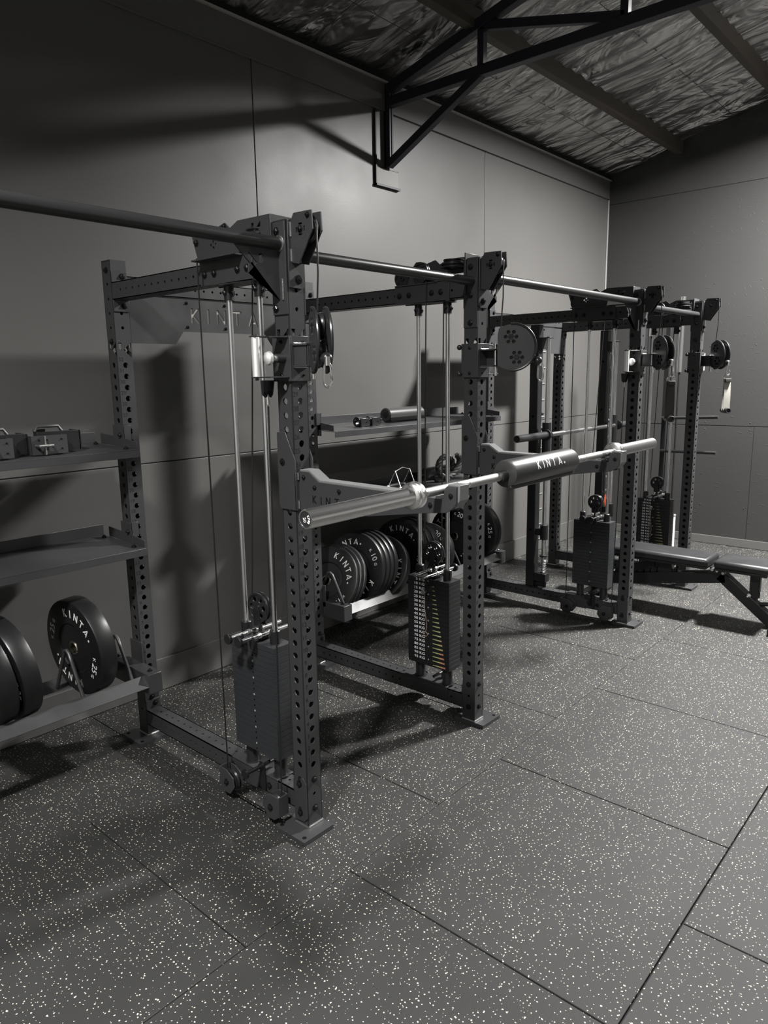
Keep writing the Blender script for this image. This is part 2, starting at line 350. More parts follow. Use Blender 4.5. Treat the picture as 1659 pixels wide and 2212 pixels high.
for nm, a, b in (('web_strut', (tx, .80, 3.63), (tx, .80, 3.86)), ('web_diagonal', (tx, .80, 3.865), (tx, -.12, 3.64)), ('web_strut', (tx, -.12, 3.63), (tx, -.12, 4.08)), ('web_diagonal', (tx, -.16, 4.07), (tx, -1.0, 3.64))):
    t.part(nm, barm(M(), a, b, .045, .045 if 'strut' in nm else .05), truss_m, bevel=.003)
t = Thing('hanging_bracket', 'black angle bracket with a small pale board, fixed to the wall below the truss foot', 'bracket', (2.30, 1.57, 3.05))
t.part('hanger', M().box(2.240, 2.252, 1.578, 1.597, 3.062, 3.55), truss_m, bevel=.001)
t.part('arm', M().box(2.240, 2.497, 1.572, 1.597, 3.060, 3.074), truss_m, bevel=.001)
t.part('top_rail', M().box(2.256, 2.49, 1.585, 1.597, 3.184, 3.190), black_m, bevel=.001)
t.part('board', M().box(2.256, 2.486, 1.587, 1.597, 3.076, 3.184), pale_m, bevel=.001)

# ------------------------------------------------------------------ racks
def upright_faces():
    T = .004; hs = [circ(0, hole_z(n), .0125, 16) for n in range(1, 33)] + [circ(0, z, .0075, 10) for z in (1.99, 2.053, 2.116, 2.179)] + [circ(0, .150, .0075, 10)]
    return sheet([(-H, .018), (H, .018), (H, 2.28), (-H, 2.28)], hs + mark_k(.002, 1.893, .062), T), T
UPF, UPT = upright_faces()
def upright_mesh():
    m = M(); k = H - UPT / 2
    m.raw(*UPF, frame((0, -k, 0), (1, 0, 0), (0, 0, 1))); m.raw(*UPF, frame((0, k, 0), (-1, 0, 0), (0, 0, 1)))
    m.raw(*UPF, frame((-k, 0, 0), (0, -1, 0), (0, 0, 1))); m.raw(*UPF, frame((k, 0, 0), (0, 1, 0), (0, 0, 1)))
    m.box(-H, H, -H, H, 2.276, 2.282)
    return m.mesh('upright')
UP = upright_mesh()
num_m = mat('engraved_dark', (.010, .010, .0105), .7, 0, .3)
def numeral_mesh():
    m = M()
    for n in range(1, 33): m.raw(*text(str(n), .025, .0003), frame((-.021, -H - .0002, hole_z(n) + .025), (1, 0, 0), (0, 0, 1)))
    return m.mesh('numerals')
NUM = numeral_mesh()
foot = M(); foot.box(-.112, .043, -.093, .082, .0, .018); foot.mi = 1
for s in (-1, 1): foot.tube([(s * H, -H, .02), (s * H, H, .02)], .005, 6); foot.tube([(-H, s * H, .02), (H, s * H, .02)], .005, 6)
foot.mi = 2
for x in (-.09,):
    for y in (-.07, .06): foot.cyl((x, y, .018), (x, y, .0185), .009, 10)
FOOT = foot.mesh('foot_plate')
def beam_holes(m_, y0, y1, z0, z1, xc):
    pass
def side_beam(x, z0, z1, y0, y1):
    L = y1 - y0; n = int(L / .05) - 1; hs = [circ((i - (n - 1) / 2) * .05, 0, .006, 10) for i in range(n)]; hh = (z1 - z0) / 2
    S = sheet([(-L / 2, -hh), (L / 2, -hh), (L / 2, hh), (-L / 2, hh)], hs, .004); yc = (y0 + y1) / 2; zc = (z0 + z1) / 2; m = M()
    m.raw(*S, frame((x - H + .002, yc, zc), (0, -1, 0), (0, 0, 1))); m.raw(*S, frame((x + H - .002, yc, zc), (0, 1, 0), (0, 0, 1)))
    m.raw(*S, frame((x, yc, z1 - .002), (0, 1, 0), (-1, 0, 0))); m.raw(*S, frame((x, yc, z0 + .002), (0, 1, 0), (1, 0, 0))); return m
def rack(xa, xb, label, bar_z):
    t = Thing('power_rack', label, 'power rack', (xa, 0, 0), 'bolted power racks in a row')
    for x, y in ((xa, 0), (xb, 0), (xa, D), (xb, D)):
        o = t.part('upright', UP, steel, smooth=None); o.location = (x - xa, y, 0)
        q = t.part('numerals', NUM, num_m, o, smooth=None)
        o = t.part('foot_plate', FOOT, [steel, raw_m, ink_m], smooth=None, bevel=.003); o.location = (x - xa, y, 0); o.scale = (1 if x == PX[0] else -1, 1, 1)
    for x in (xa, xb):
        t.part('top_beam', side_beam(x, 2.110, 2.185, H + .002, D - H - .002), steel, smooth=None)
        t.part('base_beam', side_beam(x, .0775, .1525, H + .002, D - H - .002), steel, smooth=None)
        for y in (H, D - H):
            s = 1 if y < .5 else -1
            for z0, z1 in ((2.185, 2.235), (2.06, 2.11), (.1525, .20)): t.part('end_tab', M().box(x - H, x + H, min(y, y + s * .006), max(y, y + s * .006), z0, z1), steel, bevel=.001)
    m = M()
    for x in (xa, xb):
        for z in (2.212, 2.085, .178): m.bolt((x + .012, D - H - .006, z), (0, -1, 0))
        for z in (.212, .09): m.bolt((x, -H, z), (0, -1, 0)); m.bolt((x - H, 0, z), (-1, 0, 0)); m.bolt((x, D - H, z), (0, -1, 0))
        m.bolt((x - H, D, 2.24), (-1, 0, 0)); m.bolt((x - H, D, 1.93), (-1, 0, 0))
    t.part('bolts', m, bolt_m)
    # rear beam and pierced name plate
    L = xb - xa - 2 * H - .004; n = int(L / .05) - 1; xc = (xa + xb) / 2
    S = sheet([(-L / 2, -H), (L / 2, -H), (L / 2, H), (-L / 2, H)], [circ((i - (n - 1) / 2) * .05, 0, .006, 10) for i in range(n)], .004)
    m = M(); m.raw(*S, frame((xc, D - H + .002, 2.18), (1, 0, 0), (0, 0, 1))); m.raw(*S, frame((xc, D + H - .002, 2.18), (1, 0, 0), (0, 0, 1)))
    m.box(xc - L / 2, xc + L / 2, D - H, D + H, 2.2135, 2.2175); m.box(xc - L / 2, xc + L / 2, D - H, D + H, 2.1425, 2.1465)
    t.part('rear_beam', m, steel, smooth=None)
    wp = [[(a, b + 2.061) for a, b in p] for p in word(.071, .62)]
    hw = L / 2
    S = sheet([(-hw, 2.136), (-hw, 1.924), (-hw + .233, 1.924), (-hw + .279, 1.985), (hw - .279, 1.985), (hw - .233, 1.924), (hw, 1.924), (hw, 2.136)], wp, .005)
    m = M(); m.raw(*S, frame((xc, D - H + .004, 0), (1, 0, 0), (0, 0, 1))); npl = t.part('name_plate', m, steel, smooth=None)
    m = M()
    for p in wp: m.prism([(xc + a, D - H + .0055, b) for a, b in p], (0, .002, 0))
    t.part('lettering', m, inset_m, npl)
    m = M()
    for x in (-.229, -.004, .222):
        for z in (2.119, 2.006): m.bolt((xc + x, D - H + .0015, z), (0, -1, 0), .006, .005)
    t.part('bolts', m, bolt_m, npl)
    # front pull-up bar
    m = M(); m.cyl((xa + H + .004, -.005, bar_z), (xb - H - .004, -.005, bar_z), .0205, 24); pb = t.part('pull_up_bar', m, tube_m)
    for x, s in ((xa + H, 1), (xb - H, -1)): t.part('end_plate', M().box(min(x, x + s * .006), max(x, x + s * .006), -H, H, 1.972, 2.275), steel, pb, bevel=.001)
    m = M()
    for x, s in ((xa + H + .006, 1), (xb - H - .006, -1)):
        for z in (2.24, 2.116, 1.993): m.bolt((x, .0, z), (s, 0, 0))
    t.part('bolts', m, bolt_m, pb)
    return t
rack(PX[0], PX[1], 'charcoal power rack closest to the viewer, carrying the loaded barbell arms on its front uprights', 2.178)
rack(PX[2], PX[3], 'darker power rack by the corner, with the smith bar inside and the bench under it', 2.182)

def link_bar(xa, xb, label, ends):
    t = Thing('pull_up_bar', label, 'pull-up bar', (xb - .1, 0, 2.205), 'pull-up bars bridging between racks')
    t.part('bar', M().cyl((xa + H + .004, -.005, 2.205), (xb - H - .004, -.005, 2.205), .0215, 24), tube_m)
    for x, s in ends:
        x = x + s * H
        t.part('end_plate', M().box(min(x, x + s * .006), max(x, x + s * .006), -H, H, 1.972, 2.275), steel, bevel=.001)
        K = [[(s * (x2 + .0), z2) for x2, z2 in p] for p in mark_k(.105, 2.135, .062)]
        S = sheet([(s * .006, 2.186), (s * .19, 2.186), (s * .006, 2.02)], K, .006); m = M(); m.raw(*S, frame((x, .0, 0), (1, 0, 0), (0, 0, 1)))
        t.part('gusset', m, steel, smooth=None)
        m = M()
        for z in (2.245, 2.116, 1.993): m.bolt((x + s * .006, .004 if z > 2.2 else .02, z), (s, 0, 0))
        t.part('bolts', m, bolt_m)
        m = M(); m.tube([(x + s * .008, -.02, 2.02), (x + s * .008, -.02, 2.09)], .004, 6); m.tube([(x + s * .007, -.005 + .024 * math.cos(a * .5), 2.205 + .024 * math.sin(a * .5)) for a in range(13)], .004, 6)
        t.part('weld', m, raw_m)
link_bar(-1.88, PX[0], 'matte black pull-up bar running off past the bumper plate shelves to the nearest rack', [(PX[0], -1)])
link_bar(PX[1], PX[2], 'long pull-up bar bridging the gap between the two racks, with pierced gussets', [(PX[1], 1), (PX[2], -1)])

# ------------------------------------------------------------------ cable machines (weight stack towers)
def ring_pulley(m, o, axis, r, th=.016, web=True):
    m.lathe([(r * .80, -th / 2), (r, -th / 2), (r, -th * .3), (r * .9, 0), (r, th * .3), (r, th / 2), (r * .80, th / 2)], o, axis, 28, ring=True); m.lathe([(r * .12, -th / 2), (r * .3, -th / 2), (r * .3, th / 2), (r * .12, th / 2)], o, axis, 16, ring=True)
    if web: m.lathe([(r * .28, -th * .15), (r * .82, -th * .15), (r * .82, th * .15), (r * .28, th * .15)], o, axis, 28, ring=True)
def holed_disc(m, o, axis, r, th=.012):
    a = Vector(axis).normalized(); e2 = Vector((0, 0, 1)) if abs(a.z) < .9 else Vector((1, 0, 0)); e1 = e2.cross(a)
    S = sheet(circ(0, 0, r, 32), [circ(.60 * r * math.cos(k * math.pi / 3), .60 * r * math.sin(k * math.pi / 3), r * .21, 12) for k in range(6)], th * .5)
    m.raw(*S, frame(Vector(o), e1, e2)); m.lathe([(r * .2, -th * .7), (r * .2, th * .7)], o, a, 12)
    m.lathe([(r * .90, -th / 2), (r, -th / 2), (r * .96, 0), (r, th / 2), (r * .90, th / 2)], o, a, 32, ring=True)
SZ0, NPL, PTH = .250, 20, .0238
def weight_plate_mesh():
    m = M(); m.box(-.048, .048, -.135, .135, .0006, PTH - .0006); return m.mesh('weight_plate')
WPM = weight_plate_mesh()
def tower(k, s, label, name_bits):
    """s = +1 when the inside of the rack lies towards +x; prints face the inside."""
    x0 = PX[k]; t = Thing('cable_machine', label, 'cable machine', (x0, .25, .1525), 'weight stack cable machines'); o = t.o
    Mk = lambda: M(s, x0)
    for y in (.16, .34):
        t.part('guide_rod', Mk().cyl((0, y, .21), (0, y, 2.09), .0105, 20), rod_m)
        m = Mk(); m.cyl((0, y, 2.048), (0, y, 2.108), .019, 18); m.bolt((-.019, y, 2.075), (-1, 0, 0), .008, .007); m.bolt((0, y - .019, 2.07), (0, -1, 0), .008, .007); m.bolt((.019, y, 2.075), (1, 0, 0), .008, .007)
        t.part('rod_clamp', m, black_m)
        t.part('stack_bushing', Mk().lathe([(.022, 0), (.022, .052), (.019, .055), (.012, .055)], (0, y, SZ0 + NPL * PTH), (0, 0, 1), 20), black_m)
        m = Mk(); m.cyl((0, y, .158), (0, y, .248), .027, 20); m.lathe([(.034, .158), (.034, .163)], (0, y, 0), (0, 0, 1), 20); t.part('bumper_stop', m, dark_m)
    red = M()
    for i in range(NPL):
        z = SZ0 + PTH * (NPL - 1 - i)
        w_ = t.part('weight_plate', WPM, stack_m if s > 0 else black_m, smooth=None, bevel=.0008) if i == 0 and 0 else link('weight_plate', WPM if s > 0 else WPMB, stack_m if s > 0 else black_m, o, None, .0009)
        w_.location = (0, 0, z - .1525)
        m = M(s, 0); m.mi = 0
        m.cyl((.0478, 0, .012), (.0485, 0, .012), .0042, 10)
        m.cyl((-.0485, 0, .012), (-.0478, 0, .012), .0042, 10)
        # local coords of the plate: y measured from the stack centre
        pe = link('selector_hole', m.mesh('selector_hole'), ink_m if i % 3 else grey_m, w_, 60)
        if s < 0 and i < 19:
            m = M(); m.raw(*text('%d KG' % (5 * (i + 1)), .0195, .0003, 'RIGHT', 1.38), frame((-.0486, .022, .012), (0, -1, 0), (0, 0, 1)))
            link('weight_label', m.mesh('weight_label'), white_m, w_, None)
        if s < 0 and i > 0:
            ln = .007 + .0040 * i; hh = .0026 + .00019 * i; m = M(); x = -.0488; y0 = -.028
            cuts = [0, .55, .8, 1.0] if i >= 13 else [0, 1.0]
            for a in range(len(cuts) - 1):
                m.mi = a if i >= 13 else 0; f0, f1 = cuts[a], cuts[a + 1]; g = lambda f: hh * (.25 + .75 * f)
                m.prism([(x, y0 - ln * f0, .012 + g(f0)), (x, y0 - ln * f1, .012 + g(f1)), (x, y0 - ln * f1, .012 - g(f1) * .6), (x, y0 - ln * f0, .012 - g(f0) * .6)], (.0006, 0, 0))
            link('load_wedge', m.mesh('load_wedge'), [yell_m, oran_m, red_m] if i >= 16 else [yell_m, yell_m, oran_m], w_, None)
    zt = SZ0 + NPL * PTH
    m = Mk(); m.box(-.02, .02, .225, .275, zt, zt + .03); m.cyl((0, .25, zt + .03), (0, .25, zt + .07), .009, 12); m.box(-.018, -.012, .232, .268, zt + .055, zt + .125); m.box(.012, .018, .232, .268, zt + .055, zt + .125)
    t.part('stack_yoke', m, black_m, bevel=.001)
    m = Mk(); pr_ = .060 if k < 2 else .052; holed_disc(m, (-.009, .247, .857), (1, 0, 0), pr_); holed_disc(m, (.009, .247, .857), (1, 0, 0), pr_); ring_pulley(m, (0, .247, .857), (1, 0, 0), pr_ * .92, .010, False)
    t.part('lifting_pulley', m, dark_m)
    # add-on weight pins lying across the top of the stack
    for y, z, xa, xb in ((.275, zt + .03, -.135, .125), (.215, zt + .028, -.13, .135)):
        m = Mk(); m.cyl((xa, y, z), (xb, y, z), .0085, 14); q = t.part('selector_arm', m, chrome)
        m = Mk(); m.cyl((xa - .012, y, z), (xa, y, z), .021, 18); m.px([(y - .012, z + .006), (y + .012, z + .006), (y + .02 * .5, z - .045), (y - .01, z - .05), (y - .016, z - .03)], xa + .052, xa + .060); t.part('lever', m, black_m, q, bevel=.001)
        m = Mk(); m.lathe([(.013, 0), (.013, .014)], (xa + .085, y, z), (1, 0, 0), 14); m.lathe([(.012, 0), (.012, .012)], (xa + .14, y, z), (1, 0, 0), 14); t.part('collar', m, raw_m, q)
    if s < 0:
        pz = SZ0 + PTH * (NPL - 3) + .012 - PTH * .25
        m = M(); xx = x0 - .0485; m.cyl((xx, .258, pz), (xx - .02, .258, pz), .006, 12); m.lathe([(.011, 0), (.012, .004), (.012, .014), (.010, .017)], (xx - .018, .258, pz), (-1, 0, 0), 18)
        q = t.part('selector_pin', m, bar_m)
        m = M(); m.tube([(xx - .012, .262, pz - .012), (xx - .004, .268, pz - .04), (xx - .003, .272, pz - .09), (xx - .003, .262, pz - .15), (xx - .003, .258, pz - .20), (xx - .003, .265, pz - .225)], .0016, 6)
        m.tube([(xx - .003, .265 + .012 * math.cos(a * .5236), pz - .237 + .012 * math.sin(a * .5236)) for a in range(12)], .0012, 6, True)
        t.part('lanyard', m, mat('copper_lanyard', (.5, .36, .3), .5, .4), q)
    # saddle over the base beam, with low pulleys on the outside
    m = Mk(); m.px([(.44, .074), (.44, .158), (.135, .158), (.135, .11), (.155, .085), (.20, .085), (.22, .105), (.25, .105), (.27, .074)], -.0435, -.0385); m.px([(.44, .08), (.44, .158), (.135, .158), (.135, .09)], .0385, .0435); m.box(-.0435, .0435, .135, .44, .154, .159)
    m.px([(.034, .198), (.008, .215), (-.02, .228), (-.037, .206), (-.037, .058), (-.02, .04), (.034, .034)], -.0435, -.0385)
    sad = t.part('saddle_bracket', m, steel, bevel=.001)
    m = Mk()
    for y, z in ((.185, .118), (.425, .125), (.0, .198), (.0, .076), (.09, .118)): m.bolt((-.0435, y, z), (-1, 0, 0))
    t.part('bolts', m, bolt_m, sad)
    m = Mk(); m.cyl((-.13, .222, .195), (.04, .222, .195), .008, 12); m.cyl((-.06, .222, .195), (-.045, .222, .195), .013, 12); m.cyl((-.14, .222, .195), (-.13, .222, .195), .02, 18)
    m.px([(.235, .21), (.205, .21), (.20, .10), (.215, .085), (.235, .10)], -.052, -.046); t.part('step_pin', m, black_m)
    for y, z, up in ((.075, .085, 1), (.36, .085, -1)):
        m = Mk(); yy = y + .03
        hs = [(yy - .045 * up, z + .055), (yy + .0 * up, z + .055), (yy + .045 * up, z + .03), (yy + .05 * up, z - .01), (yy + .02 * up, z - .05), (yy - .02 * up, z - .05), (yy - .045 * up, z - .03)]
        m.px(hs, -.108, -.103); m.px(hs, -.062, -.057); m.box(-.108, -.057, yy - .047 * up - .003, yy - .047 * up + .003, z - .03, z + .055); m.box(-.06, -.0435, yy - .02, yy + .02, z - .03, z + .03)
        h_ = t.part('low_pulley_housing', m, steel, bevel=.0012)
        m = Mk(); ring_pulley(m, (-.082, yy + .002 * up, z), (1, 0, 0), .043, .02); t.part('pulley', m, dark_m, h_)
        m = Mk(); m.bolt((-.108, yy, z), (-1, 0, 0)); t.part('bolts', m, bolt_m, h_)
    # top bracket
    m = Mk(); P = [(.478, 2.288), (.446, 2.196), (.20, 2.196), (.19, 2.235), (.027, 2.235), (.027, 2.304), (.197, 2.307), (.245, 2.287), (.273, 2.310), (.33, 2.297)]
    S = sheet([(-a, b) for a, b in P], mark_k(-.098, 2.262, .05) + [circ(-.36, 2.243, .006, 8), circ(-.345, 2.253, .006, 8), circ(-.33, 2.243, .006, 8), circ(-.345, 2.233, .006, 8)], .005)
    m.raw(*S, frame((-.052, 0, 0), (0, -1, 0), (0, 0, 1)))
    tb = t.part('pulley_plate', m, steel, smooth=None)
    m = Mk(); m.box(-.088, .05, .19, .445, 2.190, 2.196); m.px([(.455, 2.196), (.455, 2.106), (.14, 2.100), (.14, 2.19)], -.0435, -.0385); m.px([(.455, 2.196), (.455, 2.106), (.12, 2.100), (.12, 2.19)], .0385, .0435); m.box(-.0435, .0435, .14, .34, 2.100, 2.107)
    m.box(-.055, .055, .02, .026, 2.12, 2.304); m.box(-.035, .035, .02, .2, 2.196, 2.20)
    m.px([(.40, 2.196), (.33, 2.196), (.30, 2.285), (.315, 2.300), (.34, 2.300), (.36, 2.28)], .012, .017)
    t.part('top_saddle', m, steel, tb, bevel=.001)
    m = Mk()
    for x, a in ((-.0435, -1), (.0435, 1)):
        for y in (.425, .365, .225, .17): m.bolt((x, y, 2.145), (a, 0, 0))
    for y, z in ((.45, 2.262), (.275, 2.296)): m.bolt((-.055, y, z), (-1, 0, 0), .009)
    t.part('bolts', m, bolt_m, tb)
    m = Mk(); ring_pulley(m, (0, .125, 2.262), (0, 0, 1), .062, .018); m.lathe([(.05, .012), (.05, .016), (.045, .02), (.05, .024), (.05, .028), (.02, .03)], (0, .125, 2.262), (0, 0, 1), 24); t.part('flat_pulley', m, dark_m, tb)
    m = Mk(); ring_pulley(m, (.03, .30, 2.245), (1, 0, 0), .05, .018); t.part('upright_pulley', m, dark_m, tb)
    m = Mk(); ring_pulley(m, (0, .44, 2.235), (1, 0, 0), .045, .018); t.part('upright_pulley', m, dark_m, tb)
    # nose bracket in front of the upright
    m = Mk(); P = [(-.044, 2.268), (-.062, 2.298), (-.149, 2.296), (-.153, 2.236), (-.082, 2.134), (-.044, 2.142)]
    hl = [[(b, c + 2.243) for b, c in q] for q in ([(.085, .014), (.103, .014), (.103, .020), (.085, .020)], [(.085, -.020), (.103, -.020), (.103, -.014), (.085, -.014)], [(.072, -.008), (.078, -.008), (.078, .008), (.072, .008)], [(.110, -.008), (.116, -.008), (.116, .008), (.110, .008)])]
    S = sheet([(-y, z) for y, z in P], hl, .005)
    for x in (-.021, .021): m.raw(*S, frame((x, 0, 0), (0, -1, 0), (0, 0, 1)))
    nb = t.part('nose_bracket', m, steel, smooth=None)
    m = Mk(); m.py([(-.034, 2.282), (.034, 2.282), (.038, 2.07), (.026, 2.058), (-.034, 2.060), (-.036, 2.13)], -H - .007, -H - .001); t.part('mount_plate', m, steel, nb, bevel=.001)
    m = Mk(); m.bolt((.006, -H - .007, 2.088), (0, -1, 0), .012, .009)
    for x, a in ((-.0235, -1), (.0235, 1)): m.bolt((x, -.094, 2.243), (a, 0, 0), .009); m.bolt((x, -.132, 2.282), (a, 0, 0), .007)
    t.part('bolts', m, bolt_m, nb)
    m = Mk()
    for x in (-.024, .018): m.tube([(x, -.046, 2.27), (x, -.046, 2.225)], .0035, 6); m.tube([(x, -.046, 2.185), (x, -.046, 2.145)], .0035, 6)
    t.part('weld', m, raw_m, nb)
    m = Mk(); ring_pulley(m, (0, -.105, 2.245), (1, 0, 0), .045, .018); t.part('pulley', m, dark_m, nb)
    # cables
    c = t.part('cable', Mk().tube([(0, .06, 2.27), (0, -.08, 2.292), (0, -.13, 2.287), (0, -.148, 2.26), (0, -.148, 2.1), (0, -.135, 1.93)], .0031, 8), cable_m)
    t.part('cable', Mk().tube([(-.082, .415, 2.20), (-.082, .412, .13)], .0031, 8), cable_m)
    t.part('cable', Mk().tube([(-.082, .43, .055), (-.082, .41, .035), (-.082, .25, .030), (-.082, .11, .038), (-.082, .055, .03)], .0031, 8), cable_m)
    t.part('cable', Mk().tube([(-.082, .064, .10), (-.082, .040, 1.66)], .0031, 8), cable_m)
    t.part('cable', Mk().tube([(.05, .252, 2.20), (.008, .303, .89)], .0031, 8), cable_m)
    t.part('cable', Mk().tube([(.012, .175, 2.20), (.008, .192, .87)], .0031, 8), cable_m)
WPMB = WPM.copy(); WPMB.name = 'weight_plate'
WPM.materials.append(stack_m); WPMB.materials.append(black_m)
tower(0, 1, 'plain-faced weight stack with chrome rods, on the rack upright closest to the viewer', 'a')
tower(1, -1, 'weight stack with white kilogram labels to 95 KG, standing right behind the barbell', 'b')
tower(2, 1, 'dark plain-faced weight stack beside the smith machine, behind the far barbell sleeve', 'c')
tower(3, -1, 'labelled weight stack by the corner, its lower plates hidden by the bench', 'd')

# ------------------------------------------------------------------ pulley trolleys
def trolley(k, s, d, label):
    x0 = PX[k]; t = Thing('pulley_trolley', label, 'pulley trolley', (x0, 0, 1.745), 'sliding pulley trolleys on the front uprights'); Mk = lambda: M(s, x0); g = .040
    m = Mk(); m.box(-.047, -.0395, -.047, .047, 1.745, 1.90); m.box(.0395, .047, -.047, .047, 1.745, 1.90); m.box(-.0395, .0395, -.047, -.0395, 1.745, 1.90); m.box(-.0395, .0395, .0395, .047, 1.745, 1.90)
    sl = t.part('sleeve', m, steel, bevel=.0015)
    m = Mk()
    for z in (1.765, 1.88): m.bolt((-.047, 0, z), (-1, 0, 0), .006, .005); m.bolt((.047, .0, z), (1, 0, 0), .006, .005); m.bolt((.012, -.047, z), (0, -1, 0), .003, .003)
    t.part('bolts', m, bolt_m, sl)
    for z in (1.762, 1.884): t.part('roller', Mk().ball((.055, .052, z), .0125, 14), dark_m)
    # grip on the outside
    t.part('grip', Mk().cyl((-.16, -.002, 1.762), (-.16, -.002, 1.893), .0145, 20), zinc)
    m = Mk()
    for z in (1.893, 1.758): m.pz([(-.175, -.016), (-.175, .012), (-.11, .014), (-.047, .018), (-.047, -.040), (-.085, -.034), (-.11, -.014)], z, z + .005)
    m.cyl((-.16, -.002, 1.89), (-.16, -.002, 1.903), .006, 10); m.cyl((-.16, -.002, 1.75), (-.16, -.002, 1.76), .006, 10)
    t.part('grip_bracket', m, steel, bevel=.001)
    m = Mk(); m.cyl((-.047, -.012, 1.824), (-.085, -.012, 1.824), .015, 16); t.part('pin_housing', m, steel)
    m = Mk(); m.cyl((-.085, -.012, 1.824), (-.105, -.012, 1.824), .009, 12); m.lathe([(.006, 0), (.019, .004), (.024, .012), (.021, .022), (.010, .028), (.002, .029)], (-.100, -.012, 1.824), (-1, 0, 0), 20); t.part('pull_knob', m, zinc)
    m = Mk(); m.px([(.02, 1.745), (.06, 1.745), (.055, 1.70), (.04, 1.69), (.03, 1.70)], -.072, -.066); m.px([(.02, 1.745), (.06, 1.745), (.055, 1.70), (.04, 1.69), (.03, 1.70)], -.096, -.090); m.box(-.096, -.047, .02, .06, 1.745, 1.75); m.cyl((-.10, .043, 1.705), (-.06, .043, 1.705), .007, 10); t.part('cable_anchor', m, black_m)
    m = Mk(); m.cyl((-.082, .041, 1.665), (-.082, .042, 1.70), .0055, 10); t.part('cable_end', m, bar_m)
    # hinge channel on the front
    m = Mk(); m.box(-.036, .030, -.118, -.047, 1.866, 1.873); m.box(-.036, .030, -.118, -.047, 1.793, 1.800); m.box(-.030, -.024, -.108, -.047, 1.80, 1.866)
    t.part('hinge_channel', m, steel, bevel=.001)
    m = Mk()
    for z in (1.874, 1.794): m.tube([(-.034, -.05, z), (.03, -.05, z)], .0035, 6)
    t.part('weld', m, raw_m)
    t.part('hinge_pin', M().cyl((x0, -.112, 1.752), (x0, -.112, 1.893), .008, 14), chrome)
    # swivelling pulley head
    dv = Vector((d[0], d[1], 0)).normalized(); up = Vector((0, 0, 1)); n = up.cross(dv); o = Vector((x0, -.128, 1.878))
    F = frame(o, dv, up)
    out = [(-.005, -.06), (-.005, .055), (.0, .085)] + [(.062 + .102 * math.cos(a), .102 * math.sin(a)) for a in [R(125 - 10 * i) for i in range(26)]] + [(.0, -.085)]
    fl = lambda cx, cy: [circ(cx + .024 * math.cos(q * math.pi / 3), cy + .024 * math.sin(q * math.pi / 3), .0095, 6) for q in range(6)]
    S = sheet(out, fl(.055, .046) + fl(.082, -.046), .004)
    for z, zr in ((-.020, -.022), (.020, .022)):
        h = t.part('pulley_cheek', M().raw(*S, F @ Matrix.Translation((0, 0, z))), steel if k < 2 else black_m, smooth=None)
        t.part('cheek_rim', M().tube([F @ Vector((.062 + .104 * math.cos(a), .104 * math.sin(a), zr)) for a in [R(95 - 8 * i) for i in range(25)]], .006, 8), dark_m, h)
    for cx, cy in ((.055, .046), (.082, -.046)):
        m = M(); ring_pulley(m, F @ Vector((cx, cy, 0)), n, .046, .026); m.bolt(F @ Vector((cx, cy, .022)), n, .010); m.bolt(F @ Vector((cx, cy, -.022)), -n, .010); t.part('pulley', m, dark_m, h)
    m = M(); m.box(-.018, .004, -.012, .012, -.072, -.058, F @ Matrix.Translation((.0, 0, 0))); m.raw([F @ Vector(p) for p in ((-.02, -.075, -.014), (.01, -.075, -.014), (.01, -.06, -.014), (-.02, -.06, -.014), (-.02, -.075, .014), (.01, -.075, .014), (.01, -.06, .014), (-.02, -.06, .014))], [(0, 1, 2, 3), (4, 5, 6, 7), (0, 1, 5, 4), (2, 3, 7, 6), (0, 3, 7, 4), (1, 2, 6, 5)])
    b = F @ Vector((.178, -.062, 0)); m = M(); m.ball(b, .020, 18, dv); m.cyl(b - dv * .03, b, .008, 10); t.part('stop_ball', m, dark_m, h)
    return b + dv * .012
ends = []
ends.append(trolley(0, 1, (-.55, -.84), 'sliding pulley trolley with chrome grip and knob on the nearest front upright'))
ends.append(trolley(1, -1, (.53, -.85), 'sliding pulley trolley with its flat pulley cheek turned broadside, above the barbell pad'))
ends.append(trolley(2, 1, (-.62, -.78), 'sliding pulley trolley holding the dark cable handle, on the upright beside the smith bar'))
ends.append(trolley(3, -1, (-.62, -.78), 'sliding pulley trolley holding the pale cable handle, closest to the corner wall'))

def carabiner(p, label, tilt=0):
    t = Thing('carabiner', label, 'carabiner', tuple(p), 'carabiners clipped to the cable ends'); L = .078; m = M(); pts = []
    for i in range(24):
        a = 2 * math.pi * i / 24; wdt = .012 + .004 * (math.sin(a) < 0) * abs(math.sin(a)); x = wdt * math.cos(a); z = -L / 2 - .012 + L / 2 * math.copysign(abs(math.sin(a)) ** .7, math.sin(a))
        pts.append((p[0] + x * .75 + tilt * z, p[1] - x * .66, p[2] + z))
    m.tube(pts, .0042, 8, True); t.part('clip_loop', m, chrome)
    m = M(); m.cyl((p[0], p[1], p[2] - .022), (p[0], p[1], p[2] + .006), .010, 14); t.part('swivel_eye', m, chrome)
    return Vector((p[0], p[1], p[2] - L - .010))
tips = [carabiner(ends[0], 'bare chrome carabiner dangling from the nearest pulley trolley'),
        carabiner(ends[1], 'chrome carabiner hanging from the pulley whose flat cheek is turned broadside'),
        carabiner(ends[2], 'chrome carabiner above the dark cable handle'),
        carabiner(ends[3], 'chrome carabiner above the pale cable handle')]
